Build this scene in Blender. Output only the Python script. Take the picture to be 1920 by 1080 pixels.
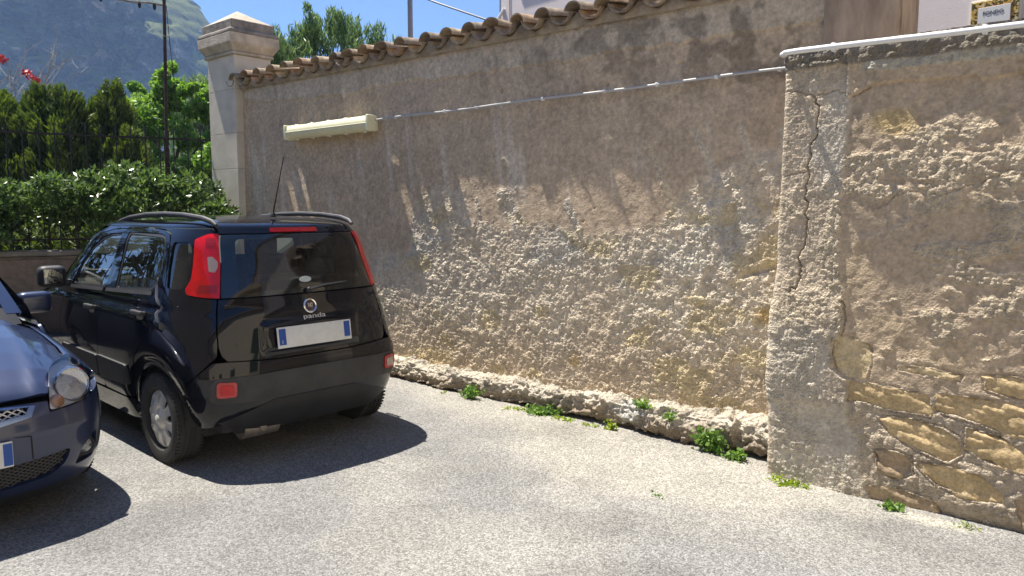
import bpy, bmesh, math, random
import numpy as np
from mathutils import Vector, Matrix
from mathutils.geometry import delaunay_2d_cdt

scene = bpy.context.scene
for o in list(bpy.data.objects):
    bpy.data.objects.remove(o)
COL = scene.collection
rad = math.radians
random.seed(7)
RNG = np.random.default_rng(11)

# ------------------------------------------------------------------ camera, sky, sun, exposure
cd = bpy.data.cameras.new('camera')
cam = bpy.data.objects.new('camera', cd)
COL.objects.link(cam)
cd.sensor_width = 36.0
cd.lens = 26.25
cd.clip_start = .05
cd.clip_end = 6000
cam.location = (5.47, -4.694, 1.6)
fw = Vector((-0.65864, 0.75246, -math.tan(rad(5.913))))
cam.rotation_euler = fw.to_track_quat('-Z', 'Y').to_euler()
scene.camera = cam

SUN_TRAVEL = Vector((0.42, 0.075, -1.0)).normalized()
SUN_TO = -SUN_TRAVEL
elev = math.asin(SUN_TO.z)
w = bpy.data.worlds.new('World')
scene.world = w
w.use_nodes = True
nt = w.node_tree
bg = nt.nodes['Background']
sky = nt.nodes.new('ShaderNodeTexSky')
sky.sky_type = 'NISHITA'
sky.sun_disc = False
sky.sun_elevation = elev
sky.sun_rotation = math.atan2(SUN_TO.x, SUN_TO.y)
sky.altitude = 300
sky.air_density = 0.52
sky.dust_density = 0.0
sky.ozone_density = 7.0
nt.links.new(sky.outputs[0], bg.inputs[0])
bg.inputs[1].default_value = 0.112

sd = bpy.data.lights.new('sun', 'SUN')
sd.energy = 5.0
sd.angle = rad(.5)
sd.color = (1.0, .945, .85)
sun = bpy.data.objects.new('sun', sd)
COL.objects.link(sun)
sun.rotation_euler = SUN_TO.to_track_quat('Z', 'Y').to_euler()
sun.location = (-4, -3, 12)

vs = scene.view_settings
vs.view_transform = 'Standard'
vs.look = 'None'
vs.gamma = 1
vs.use_curve_mapping = False
vs.exposure = 1.2
scene.render.engine = 'CYCLES'

# ------------------------------------------------------------------ naming helpers
def tag(o, label=None, cat=None, group=None, kind=None):
    if label: o['label'] = label
    if cat: o['category'] = cat
    if group: o['group'] = group
    if kind: o['kind'] = kind
    return o

def thing(name, label, cat, loc=(0, 0, 0), rotz=0, group=None):
    o = bpy.data.objects.new(name, None)
    COL.objects.link(o)
    o.location = loc
    o.rotation_euler = (0, 0, rotz)
    o.empty_display_size = .2
    return tag(o, label, cat, group)

def link(name, me, parent=None, mat=None):
    o = bpy.data.objects.new(name, me)
    COL.objects.link(o)
    if mat is not None and len(me.materials) == 0:
        me.materials.append(mat)
    if parent is not None:
        o.parent = parent
    return o

def mesh_np(name, V, F, mat=None, parent=None, smooth=True, col=None, normals=None, alpha=None):
    """V (n,3); F list of arrays of faces, each (k,3) or (k,4)"""
    if not isinstance(F, (list, tuple)):
        F = [F]
    F = [f for f in F if len(f)]
    me = bpy.data.meshes.new(name)
    V = np.ascontiguousarray(V, dtype=np.float32)
    me.vertices.add(len(V))
    me.vertices.foreach_set('co', V.ravel())
    loops = np.concatenate([f.ravel() for f in F]).astype(np.int32)
    tot = np.concatenate([np.full(len(f), f.shape[1]) for f in F])
    st = np.r_[0, np.cumsum(tot)[:-1]].astype(np.int32)
    me.loops.add(len(loops))
    me.loops.foreach_set('vertex_index', loops)
    me.polygons.add(len(tot))
    me.polygons.foreach_set('loop_start', st)
    me.polygons.foreach_set('use_smooth', np.full(len(tot), bool(smooth)))
    me.update(calc_edges=True)
    if col is not None:
        at = me.color_attributes.new('Col', 'FLOAT_COLOR', 'POINT')
        c = np.ones((len(V), 4), np.float32)
        c[:, :3] = col
        if alpha is not None: c[:, 3] = alpha
        at.data.foreach_set('color', c.ravel())
    me.validate()
    if normals is not None:
        me.normals_split_custom_set_from_vertices([tuple(n) for n in normals])
    return link(name, me, parent, mat)

# ------------------------------------------------------------------ numpy noise
def _h(ix, iy, seed):
    n = (ix.astype(np.int64)*374761393+iy.astype(np.int64)*668265263+seed*974634777) & 0xffffffff
    n = ((n ^ (n >> 13))*1274126177) & 0xffffffff
    return ((n ^ (n >> 16)) & 0xffffff)/float(0xffffff)

def vn(x, y, seed=0):
    x = np.asarray(x, float); y = np.asarray(y, float)
    ix = np.floor(x); iy = np.floor(y)
    fx = x-ix; fy = y-iy
    fx = fx*fx*fx*(fx*(fx*6-15)+10); fy = fy*fy*fy*(fy*(fy*6-15)+10)
    a = _h(ix, iy, seed); b = _h(ix+1, iy, seed); c = _h(ix, iy+1, seed); d = _h(ix+1, iy+1, seed)
    return (a*(1-fx)+b*fx)*(1-fy)+(c*(1-fx)+d*fx)*fy

def fbm(x, y, octv=4, seed=0, gain=.5):
    s = 0; a = 1; t = 0
    c, sn = math.cos(.6), math.sin(.6)
    for i in range(octv):
        s = s+a*vn(x, y, seed+i*17); t += a
        x, y = (x*c-y*sn)*2.03+7.1, (x*sn+y*c)*2.03-3.7
        a *= gain
    return s/t

def sstep(a, b, x):
    t = np.clip((x-a)/(b-a), 0, 1)
    return t*t*(3-2*t)

def bumps(x, y, f, seed):
    """rounded lumps with sharp valleys"""
    n = np.abs(2*vn(x*f, y*f, seed)-1)
    n2 = np.abs(2*vn(x*f*1.9+5, y*f*1.9+3, seed+5)-1)
    return n*.65+n2*.35

def pline_dist(x, y, pts):
    d = np.full(np.shape(x), 9.0)
    for (ax, ay), (bx, by) in zip(pts[:-1], pts[1:]):
        vx, vy = bx-ax, by-ay
        t = np.clip(((x-ax)*vx+(y-ay)*vy)/(vx*vx+vy*vy), 0, 1)
        d = np.minimum(d, np.hypot(x-ax-t*vx, y-ay-t*vy))
    return d

def inpoly(x, y, poly):
    r = np.zeros(np.shape(x), bool)
    n = len(poly)
    for i in range(n):
        x0, y0 = poly[i]; x1, y1 = poly[(i+1) % n]
        if y0 == y1: continue
        r ^= ((y0 > y) != (y1 > y)) & (x < (x1-x0)*(y-y0)/(y1-y0)+x0)
    return r

def lerp3(a, b, t):
    return a+(b-a)*t[..., None]

# ------------------------------------------------------------------ materials
MATS = {}
def node(nt, typ, **kw):
    n = nt.nodes.new(typ)
    for k, v in kw.items():
        setattr(n, k, v)
    return n

def setin(n, **kw):
    for k, v in kw.items():
        n.inputs[k.replace('_', ' ')].default_value = v

def mat(name, base=(.5, .5, .5), rough=.6, metal=0, spec=.5, coat=0, coat_rough=.05, var=0, vscale=8, bump=0, bscale=60,
        use_col=False, rvar=0, emit=None, trans=0, vdark=None, bdetail=4, stretch=None, rb=None):
    """principled material with procedural colour variation and bump"""
    if name in MATS: return MATS[name]
    m = bpy.data.materials.new(name)
    m.use_nodes = True
    nt = m.node_tree
    p = nt.nodes['Principled BSDF']
    L = nt.links.new
    setin(p, Roughness=rough, Metallic=metal)
    p.inputs['Specular IOR Level'].default_value = spec
    p.inputs['Coat Weight'].default_value = coat
    p.inputs['Coat Roughness'].default_value = coat_rough
    p.inputs['Base Color'].default_value = (*base, 1)
    tc = node(nt, 'ShaderNodeTexCoord')
    src = tc.outputs['Object']
    if stretch:
        mp = node(nt, 'ShaderNodeMapping')
        mp.inputs['Scale'].default_value = stretch
        L(src, mp.inputs[0]); src = mp.outputs[0]
    csrc = None
    if use_col:
        at = node(nt, 'ShaderNodeVertexColor', layer_name='Col')
        csrc = at.outputs[0]
    if var or use_col:
        nz = node(nt, 'ShaderNodeTexNoise')
        setin(nz, Scale=vscale, Detail=6.0, Roughness=.62)
        L(src, nz.inputs['Vector'])
        mr = node(nt, 'ShaderNodeMapRange')
        setin(mr, From_Min=.3, From_Max=.7, To_Min=1-var, To_Max=1+var)
        L(nz.outputs[0], mr.inputs[0])
        mx = node(nt, 'ShaderNodeMix', data_type='RGBA', blend_type='MULTIPLY')
        mx.inputs[0].default_value = 1
        if csrc is not None: L(csrc, mx.inputs[6])
        else: mx.inputs[6].default_value = (*base, 1)
        L(mr.outputs[0], mx.inputs[7])
        L(mx.outputs[2], p.inputs['Base Color'])
        if rvar:
            mr2 = node(nt, 'ShaderNodeMapRange')
            setin(mr2, From_Min=.3, From_Max=.7, To_Min=max(0, rough-rvar), To_Max=min(1, rough+rvar))
            L(nz.outputs[0], mr2.inputs[0]); L(mr2.outputs[0], p.inputs['Roughness'])
    if bump:
        nb = node(nt, 'ShaderNodeTexNoise')
        setin(nb, Scale=bscale, Detail=float(bdetail), Roughness=.6)
        L(src, nb.inputs['Vector'])
        bp = node(nt, 'ShaderNodeBump')
        setin(bp, Strength=1.0, Distance=bump)
        L(nb.outputs[0], bp.inputs['Height'])
        L(bp.outputs[0], p.inputs['Normal'])
        if rb:
            # coarse spatter scaled by the mask stored beside the colour
            n3 = node(nt, 'ShaderNodeTexNoise'); setin(n3, Scale=rb[1], Detail=7.0, Roughness=.72, Distortion=.4); L(src, n3.inputs['Vector'])
            v3 = node(nt, 'ShaderNodeTexVoronoi'); v3.feature = 'SMOOTH_F1'; setin(v3, Scale=rb[1]*.9, Randomness=1.0, Smoothness=.35); L(src, v3.inputs['Vector'])
            s3 = node(nt, 'ShaderNodeMath', operation='SUBTRACT'); L(n3.outputs[0], s3.inputs[0]); L(v3.outputs['Distance'], s3.inputs[1])
            m3 = node(nt, 'ShaderNodeMath', operation='MULTIPLY'); L(s3.outputs[0], m3.inputs[0]); L(at.outputs['Alpha'], m3.inputs[1])
            b3 = node(nt, 'ShaderNodeBump'); setin(b3, Strength=1.0, Distance=rb[0]); L(m3.outputs[0], b3.inputs['Height']); L(bp.outputs[0], b3.inputs['Normal'])
            L(b3.outputs[0], p.inputs['Normal'])
    if emit:
        p.inputs['Emission Color'].default_value = (*emit, 1)
        p.inputs['Emission Strength'].default_value = 1
    if trans:
        p.inputs['Transmission Weight'].default_value = trans
    MATS[name] = m
    return m

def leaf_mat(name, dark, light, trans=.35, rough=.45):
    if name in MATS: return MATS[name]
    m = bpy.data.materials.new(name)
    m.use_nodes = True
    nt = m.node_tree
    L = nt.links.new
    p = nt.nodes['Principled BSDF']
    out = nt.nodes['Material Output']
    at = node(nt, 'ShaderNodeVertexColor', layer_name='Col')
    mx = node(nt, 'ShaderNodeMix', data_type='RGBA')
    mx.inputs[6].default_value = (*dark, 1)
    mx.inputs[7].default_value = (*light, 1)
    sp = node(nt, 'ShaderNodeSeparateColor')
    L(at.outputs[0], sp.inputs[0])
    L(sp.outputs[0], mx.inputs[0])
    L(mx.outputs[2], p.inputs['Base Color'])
    setin(p, Roughness=rough)
    p.inputs['Specular IOR Level'].default_value = .45
    tr = node(nt, 'ShaderNodeBsdfTranslucent')
    hs = node(nt, 'ShaderNodeHueSaturation')
    setin(hs, Value=1.6, Saturation=1.1)
    L(mx.outputs[2], hs.inputs['Color'])
    L(hs.outputs[0], tr.inputs[0])
    ms = node(nt, 'ShaderNodeMixShader')
    ms.inputs[0].default_value = trans
    L(p.outputs[0], ms.inputs[1]); L(tr.outputs[0], ms.inputs[2])
    L(ms.outputs[0], out.inputs[0])
    MATS[name] = m
    return m

def glass_mat(name, tint=(.25, .3, .28), refl=1.0, haze=0.0):
    if name in MATS: return MATS[name]
    m = bpy.data.materials.new(name)
    m.use_nodes = True
    nt = m.node_tree
    L = nt.links.new
    out = nt.nodes['Material Output']
    nt.nodes.remove(nt.nodes['Principled BSDF'])
    t = node(nt, 'ShaderNodeBsdfTransparent'); t.inputs[0].default_value = (*tint, 1)
    g = node(nt, 'ShaderNodeBsdfGlossy'); g.inputs['Roughness'].default_value = .012; g.inputs[0].default_value = (1, 1, 1, 1)
    f = node(nt, 'ShaderNodeFresnel'); f.inputs[0].default_value = 1.52
    mu = node(nt, 'ShaderNodeMath', operation='MULTIPLY'); mu.inputs[1].default_value = 1.75*refl
    mu.use_clamp = True
    L(f.outputs[0], mu.inputs[0])
    ms = node(nt, 'ShaderNodeMixShader')
    L(mu.outputs[0], ms.inputs[0]); L(t.outputs[0], ms.inputs[1]); L(g.outputs[0], ms.inputs[2])
    last = ms.outputs[0]
    if haze:
        df = node(nt, 'ShaderNodeBsdfDiffuse'); df.inputs[0].default_value = (.5, .48, .44, 1)
        nz = node(nt, 'ShaderNodeTexNoise'); setin(nz, Scale=9.0, Detail=5.0)
        tc = node(nt, 'ShaderNodeTexCoord'); L(tc.outputs['Object'], nz.inputs['Vector'])
        mr = node(nt, 'ShaderNodeMapRange'); setin(mr, From_Min=.35, From_Max=.75, To_Min=0, To_Max=haze)
        L(nz.outputs[0], mr.inputs[0])
        m2 = node(nt, 'ShaderNodeMixShader')
        L(mr.outputs[0], m2.inputs[0]); L(last, m2.inputs[1]); L(df.outputs[0], m2.inputs[2]); last = m2.outputs[0]
    L(last, out.inputs[0])
    MATS[name] = m
    return m

# ------------------------------------------------------------------ bmesh builder
class MB:
    def __init__(self): self.bm = bmesh.new()
    def box(self, c, s, bevel=0, seg=2, rot=None):
        r = bmesh.ops.create_cube(self.bm, size=1)
        vs = r['verts']
        M = Matrix.Translation(c) @ (rot.to_4x4() if rot is not None else Matrix()) @ Matrix.Diagonal((*s, 1))
        bmesh.ops.transform(self.bm, matrix=M, verts=vs)
        if bevel:
            es = list({e for v in vs for e in v.link_edges})
            bmesh.ops.bevel(self.bm, geom=es, offset=bevel, segments=seg, profile=.6, affect='EDGES')
        return self
    def tube(self, pts, r, seg=8, cap=True, closed=False):
        pts = [Vector(p) for p in pts]
        n = len(pts)
        rs = r if isinstance(r, (list, tuple)) else [r]*n
        rings = []
        up = None
        for i, p in enumerate(pts):
            if closed: t = (pts[(i+1) % n]-pts[i-1])
            else: t = (pts[min(i+1, n-1)]-pts[max(i-1, 0)])
            t.normalize()
            if up is None:
                up = t.orthogonal().normalized()
            up = (up-t*up.dot(t))
            if up.length < 1e-6: up = t.orthogonal()
            up.normalize()
            b = t.cross(up)
            rings.append([self.bm.verts.new(p+(up*math.cos(a)+b*math.sin(a))*rs[i]) for a in [2*math.pi*k/seg for k in range(seg)]])
        m = n if closed else n-1
        for i in range(m):
            A, B = rings[i], rings[(i+1) % n]
            for k in range(seg):
                self.bm.faces.new((A[k], A[(k+1) % seg], B[(k+1) % seg], B[k]))
        if cap and not closed:
            self.bm.faces.new(rings[0][::-1]); self.bm.faces.new(rings[-1])
        return self
    def lathe(self, prof, c=(0, 0, 0), axis='Y', seg=32, closed=False):
        """prof list of (r, h)"""
        c = Vector(c)
        rings = []
        for r, hh in prof:
            ring = []
            for k in range(seg):
                a = 2*math.pi*k/seg
                if axis == 'Y': v = Vector((r*math.cos(a), hh, r*math.sin(a)))
                elif axis == 'X': v = Vector((hh, r*math.cos(a), r*math.sin(a)))
                else: v = Vector((r*math.cos(a), r*math.sin(a), hh))
                ring.append(self.bm.verts.new(c+v))
            rings.append(ring)
        for A, B in zip(rings[:-1], rings[1:]):
            for k in range(seg):
                self.bm.faces.new((A[k], A[(k+1) % seg], B[(k+1) % seg], B[k]))
        if not closed:
            for ring in (rings[0][::-1], rings[-1]):
                try: self.bm.faces.new(ring)
                except ValueError: pass
        return self
    def prism(self, poly, y0, y1, M=None):
        """polygon in (x,z) extruded from y0 to y1"""
        A = [self.bm.verts.new((x, y0, z)) for x, z in poly]
        B = [self.bm.verts.new((x, y1, z)) for x, z in poly]
        n = len(poly)
        self.bm.faces.new(A); self.bm.faces.new(B[::-1])
        for i in range(n):
            self.bm.faces.new((A[i], B[i], B[(i+1) % n], A[(i+1) % n]))
        if M is not None: bmesh.ops.transform(self.bm, matrix=M, verts=A+B)
        return self
    def build(self, name, mat=None, parent=None, smooth=True, angle=35):
        bmesh.ops.recalc_face_normals(self.bm, faces=self.bm.faces)
        if smooth:
            for f in self.bm.faces: f.smooth = True
            for e in self.bm.edges:
                if len(e.link_faces) == 2 and e.calc_face_angle(0) > rad(angle): e.smooth = False
        me = bpy.data.meshes.new(name)
        self.bm.to_mesh(me); self.bm.free()
        return link(name, me, parent, mat)

def text_mesh(s, size, extrude, align='CENTER'):
    cu = bpy.data.curves.new('text', 'FONT')
    cu.body = s; cu.size = size; cu.extrude = extrude; cu.align_x = align; cu.align_y = 'CENTER'; cu.resolution_u = 3
    o = bpy.data.objects.new('text', cu)
    COL.objects.link(o)
    dg = bpy.context.evaluated_depsgraph_get()
    me = bpy.data.meshes.new_from_object(o.evaluated_get(dg))
    bpy.data.objects.remove(o)
    return me

# 2-D patches laid on a surface --------------------------------------------------
def densify(poly, step):
    out = []
    n = len(poly)
    for i in range(n):
        a = np.array(poly[i], float); b = np.array(poly[(i+1) % n], float)
        k = max(1, int(math.ceil(np.linalg.norm(b-a)/step)))
        for j in range(k): out.append(tuple(a+(b-a)*j/k))
    return out

def rounded(poly, r, seg=4):
    out = []
    n = len(poly)
    for i in range(n):
        p0 = np.array(poly[i-1], float); p = np.array(poly[i], float); p1 = np.array(poly[(i+1) % n], float)
        a = p0-p; b = p1-p
        la, lb = np.linalg.norm(a), np.linalg.norm(b)
        ra = min(r, la*.48); rb = min(r, lb*.48)
        A = p+a/la*ra; B = p+b/lb*rb
        for k in range(seg+1):
            t = k/seg
            out.append(tuple((1-t)**2*A+2*t*(1-t)*p+t*t*B))
    return out

def tri_region(outline, holes=(), step=.03, grid=True):
    loops = [densify(outline, step*.7)]+[densify(h, step*.7) for h in holes]
    pts = []; edges = []
    for lp in loops:
        b = len(pts); n = len(lp)
        pts += lp; edges += [(b+i, b+(i+1) % n) for i in range(n)]
    A = np.array(pts)
    if grid:
        x0, y0 = A.min(0); x1, y1 = A.max(0)
        gx, gy = np.meshgrid(np.arange(x0+step*.5, x1, step), np.arange(y0+step*.5, y1, step))
        gx = gx.ravel(); gy = gy.ravel()
        ok = inpoly(gx, gy, loops[0])
        for h in loops[1:]: ok &= ~inpoly(gx, gy, h)
        G = np.c_[gx, gy][ok]
        if len(G):
            keep = np.ones(len(G), bool)
            for k in range(0, len(A), 400):
                dd = np.hypot(G[:, None, 0]-A[None, k:k+400, 0], G[:, None, 1]-A[None, k:k+400, 1]).min(1)
                keep &= dd > step*.45
            pts = pts+[tuple(q) for q in G[keep]]
    r = delaunay_2d_cdt([Vector(p) for p in pts], edges, [], 0, 1e-6)
    V = np.array([tuple(v) for v in r[0]]); T = np.array([f for f in r[2] if len(f) == 3])
    c = V[T].mean(1)
    ok = inpoly(c[:, 0], c[:, 1], loops[0])
    for h in loops[1:]: ok &= ~inpoly(c[:, 0], c[:, 1], h)
    T = T[ok]
    a = V[T]
    area = (a[:, 1, 0]-a[:, 0, 0])*(a[:, 2, 1]-a[:, 0, 1])-(a[:, 1, 1]-a[:, 0, 1])*(a[:, 2, 0]-a[:, 0, 0])
    T[area < 0] = T[area < 0][:, ::-1]
    used = np.unique(T); mp = -np.ones(len(V), int); mp[used] = np.arange(len(used))
    return V[used], mp[T]

def boundary(T):
    E = np.concatenate([T[:, [0, 1]], T[:, [1, 2]], T[:, [2, 0]]])
    K = np.sort(E, 1); key = K[:, 0]*10000000+K[:, 1]
    u, idx, cnt = np.unique(key, return_index=True, return_counts=True)
    return E[idx[cnt == 1]]

def patch(name, surf, outline, holes=(), mat=None, parent=None, step=.03, off=0.0, flange=.018, mirror=False, edge_in=0.0, relief=None):
    V2, T = tri_region(outline, holes, step)
    P, N = surf(V2)
    o_ = off if relief is None else off+relief(V2, P)
    P = P+N*(o_ if np.isscalar(o_) else o_[:, None])
    tn = np.cross(P[T[:, 1]]-P[T[:, 0]], P[T[:, 2]]-P[T[:, 0]])
    if (tn*N[T[:, 0]]).sum() < 0: T = T[:, ::-1]
    V = P; NN = N; F = [T]
    if relief is not None:
        vnr = np.zeros_like(P); fn = np.cross(P[T[:, 1]]-P[T[:, 0]], P[T[:, 2]]-P[T[:, 0]])
        for k in range(3): np.add.at(vnr, T[:, k], fn)
        NN = vnr/np.maximum(np.linalg.norm(vnr, axis=1), 1e-12)[:, None]
    if flange:
        B = boundary(T)
        ids = np.unique(B); mp = -np.ones(len(P), int); mp[ids] = np.arange(len(ids))
        on = np.zeros((len(ids), 3))
        for a, b in B:
            t = P[b]-P[a]; q = np.cross(t, N[a])
            on[mp[a]] += q; on[mp[b]] += q
        on /= np.maximum(np.linalg.norm(on, axis=1), 1e-9)[:, None]
        top = P[ids]; bot = P[ids]-N[ids]*flange
        b0 = len(P); k = len(ids)
        V = np.r_[P, top, bot]; NN = np.r_[NN, on, on]
        q = np.c_[b0+mp[B[:, 1]], b0+mp[B[:, 0]], b0+k+mp[B[:, 0]], b0+k+mp[B[:, 1]]]
        F = [T, q]
    out = [mesh_np(name, V, F, mat, parent, True, None, NN)]
    if mirror:
        V2m = V*[[1, -1, 1]]; NM = NN*[[1, -1, 1]]
        out.append(mesh_np(name, V2m, [f[:, ::-1] for f in F], mat, parent, True, None, NM))
    return out
class Body:
    """horizontal-slice car body: for every height a super-elliptic plan outline; s = arc length from the left rear corner"""
    def __init__(self, prof, nm=((0, 12, 6), (2, 12, 6)), z0=.16, z1=1.46, smooth=.02, disp=None):
        self.nm = np.array(nm, float); self.disp = disp
        p = np.array(prof, float)
        self.z = np.arange(z0, z1+1e-6, .01); fz = np.arange(z0-.3, z1+.3, .0025)
        k = np.exp(-.5*(np.arange(-60, 61)*.0025/smooth)**2); k /= k.sum()
        g = []
        for c in (1, 2, 3):
            v = np.interp(fz, p[:, 0], p[:, c]); v = np.convolve(np.pad(v, 60, 'edge'), k, 'valid'); g.append((fz, v))
        self.g = g
        self.s = np.arange(-3.6, 3.4, .01); self.T = np.zeros((len(self.z), len(self.s), 2)); self.sec = []
        for i, z in enumerate(self.z):
            n, m = self.ex(z); vc, uc = .5**(1/m), .5**(1/n)
            xr, xf, b = self.prof(z); a = (xf-xr)/2; xc = (xf+xr)/2
            v = np.linspace(-vc, vc, 400); rx = xc-a*(1-np.abs(v)**m)**(1/n); ry = b*v
            u = np.linspace(-uc, uc, 500); lx = xc+a*u; ly = b*(1-np.abs(u)**n)**(1/m)
            X = np.r_[lx[::-1], rx[1:-1], lx]; Y = np.r_[-ly[::-1], ry[1:-1], ly]
            ar = np.r_[0, np.cumsum(np.hypot(np.diff(X), np.diff(Y)))]
            i0 = len(lx)+len(rx)-2; ar -= ar[i0]
            self.T[i, :, 0] = np.interp(self.s, ar, X); self.T[i, :, 1] = np.interp(self.s, ar, Y)
            self.sec.append((X, Y, ar, i0, len(lx)))
    def prof(self, z): return [np.interp(z, *q) for q in self.g]
    def ex(self, z): return [np.interp(z, self.nm[:, 0], self.nm[:, c]) for c in (1, 2)]
    def side_y(self, x, z):
        n, m = self.ex(z)
        xr, xf, b = self.prof(z); a = (xf-xr)/2; u = np.clip(np.abs((x-(xf+xr)/2)/a), 0, 1)
        return b*(1-u**n)**(1/m)
    def rear_x(self, y, z):
        n, m = self.ex(z)
        xr, xf, b = self.prof(z); a = (xf-xr)/2; v = np.clip(np.abs(y/b), 0, 1)
        return (xf+xr)/2-a*(1-v**m)**(1/n)
    def _row(self, z): return self.sec[int(np.clip(round((z-self.z[0])/.01), 0, len(self.z)-1))]
    def S(self, x, z):
        X, Y, ar, i0, nl = self._row(z); return (float(np.interp(x, X[i0:], ar[i0:])), float(z))
    def R(self, y, z):
        X, Y, ar, i0, nl = self._row(z); a0 = nl-1
        return (float(np.interp(y, Y[a0:i0+1], ar[a0:i0+1])), float(z))
    def _p(self, s, z):
        fi = np.clip((z-self.z[0])/.01, 0, len(self.z)-1.001); fj = np.clip((s-self.s[0])/.01, 0, len(self.s)-1.001)
        i = fi.astype(int); j = fj.astype(int); a = (fi-i)[:, None]; c = (fj-j)[:, None]; T = self.T
        xy = (T[i, j]*(1-c)+T[i, j+1]*c)*(1-a)+(T[i+1, j]*(1-c)+T[i+1, j+1]*c)*a
        return np.c_[xy, z]
    def _n(self, s, z, e=.018):
        n = np.cross(self._p(s+e, z)-self._p(s-e, z), self._p(s, np.minimum(z+e, self.z[-1]))-self._p(s, np.maximum(z-e, self.z[0])))
        return n/np.maximum(np.linalg.norm(n, axis=1), 1e-9)[:, None]
    def _pd(self, s, z):
        p = self._p(s, z)
        if self.disp is not None: p = p+self._n(s, z)*self.disp(p)[:, None]
        return p
    def __call__(self, uv, e=.012):
        s, z = uv[:, 0], uv[:, 1]; p = self._pd(s, z)
        n = np.cross(self._pd(s+e, z)-self._pd(s-e, z), self._pd(s, np.minimum(z+e, self.z[-1]))-self._pd(s, np.maximum(z-e, self.z[0])))
        n = n/np.maximum(np.linalg.norm(n, axis=1), 1e-9)[:, None]
        c = np.c_[p[:, :2]-[[1.2, 0]], 0*z]; f = np.sign((n*c).sum(1)); f[f == 0] = 1
        return p, n*f[:, None]
# ------------------------------------------------------------------ ground
def asphalt_mat():
    m = bpy.data.materials.new('asphalt'); m.use_nodes = True
    nt = m.node_tree; L = nt.links.new; p = nt.nodes['Principled BSDF']
    tc = node(nt, 'ShaderNodeTexCoord'); src = tc.outputs['Object']
    at = node(nt, 'ShaderNodeVertexColor', layer_name='Col')
    def vor(sc, a, b):
        v = node(nt, 'ShaderNodeTexVoronoi'); setin(v, Scale=sc, Randomness=1.0); L(src, v.inputs['Vector'])
        s = node(nt, 'ShaderNodeSeparateColor'); L(v.outputs['Color'], s.inputs[0])
        r = node(nt, 'ShaderNodeMapRange'); setin(r, From_Min=0, From_Max=1, To_Min=a, To_Max=b); L(s.outputs[0], r.inputs[0])
        return v, r
    v1, r1 = vor(105, .58, 1.34)
    v2, r2 = vor(260, .7, 1.25)
    nz = node(nt, 'ShaderNodeTexNoise'); setin(nz, Scale=1.7, Detail=7.0, Roughness=.65); L(src, nz.inputs['Vector'])
    r3 = node(nt, 'ShaderNodeMapRange'); setin(r3, From_Min=.3, From_Max=.7, To_Min=.86, To_Max=1.12); L(nz.outputs[0], r3.inputs[0])
    m1 = node(nt, 'ShaderNodeMath', operation='MULTIPLY'); L(r1.outputs[0], m1.inputs[0]); L(r2.outputs[0], m1.inputs[1])
    m2 = node(nt, 'ShaderNodeMath', operation='MULTIPLY'); L(m1.outputs[0], m2.inputs[0]); L(r3.outputs[0], m2.inputs[1])
    mx = node(nt, 'ShaderNodeMix', data_type='RGBA', blend_type='MULTIPLY'); mx.inputs[0].default_value = 1
    L(at.outputs[0], mx.inputs[6]); L(m2.outputs[0], mx.inputs[7])
    L(mx.outputs[2], p.inputs['Base Color'])
    setin(p, Roughness=.85); p.inputs['Specular IOR Level'].default_value = .3
    bp = node(nt, 'ShaderNodeBump'); setin(bp, Strength=.9, Distance=.004); bp.invert = True
    L(v1.outputs['Distance'], bp.inputs['Height']); 
    b2 = node(nt, 'ShaderNodeBump'); setin(b2, Strength=.7, Distance=.0018); L(m1.outputs[0], b2.inputs['Height']); L(bp.outputs[0], b2.inputs['Normal'])
    L(b2.outputs[0], p.inputs['Normal'])
    return m

M_EARTH = mat('garden_earth', (.12, .095, .06), .95, var=.35, vscale=2.5, bump=.02, bscale=8)
b = MB(); b.box((-350, 260, -.5), (1000, 1000, .98))
g = b.build('ground', M_EARTH, smooth=False); tag(g, kind='structure')

# asphalt of the yard
xs = np.r_[np.arange(-6, -1, .12), np.arange(-1, 6.2, .045), np.arange(6.2, 30, .4)]
ys = np.r_[np.arange(-30, -6, .4), np.arange(-6, .14, .045)]
X, Y = np.meshgrid(xs, ys)
Z = .004+.010*fbm(X*.8, Y*.8, 3, 3)
near = np.exp(-((Y+.25)/.35)**2)
Z = Z+.012*near*fbm(X*3, Y*3, 3, 8)
cA = np.array([.216, .212, .204]); cB = np.array([.31, .292, .255])
dust = sstep(.45, .7, fbm(X*.9+3, Y*.9, 4, 21))*.45
# sandy dust gathers along the footing and in the corner by the projecting wall
dj = np.hypot((X-3.3)/1.5, (Y+.75)/.75)
dust = np.clip(dust+.95*sstep(1.25, .25, dj+.5*(fbm(X*2.5, Y*2.5, 4, 5)-.5))+.55*sstep(-.95, -.3, Y+.5*(fbm(X*2, Y*2, 3, 15)-.5))*(X < 4.2), 0, 1)
C = lerp3(np.broadcast_to(cA, X.shape+(3,)), np.broadcast_to(cB, X.shape+(3,)), dust)
C = C*(0.86+.28*fbm(X*.5, Y*.5, 4, 33))[..., None]
C = C*(1-.16*sstep(.56, .70, fbm(X*1.3+9, Y*1.3, 5, 34)))[..., None]
C = C*(1-.35*sstep(.06, .0, np.abs(fbm(X*.45+2, Y*.45+5, 3, 35)-.52)*4)*sstep(.5, .65, fbm(X*2, Y*2, 3, 36))*.5)[..., None]
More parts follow.
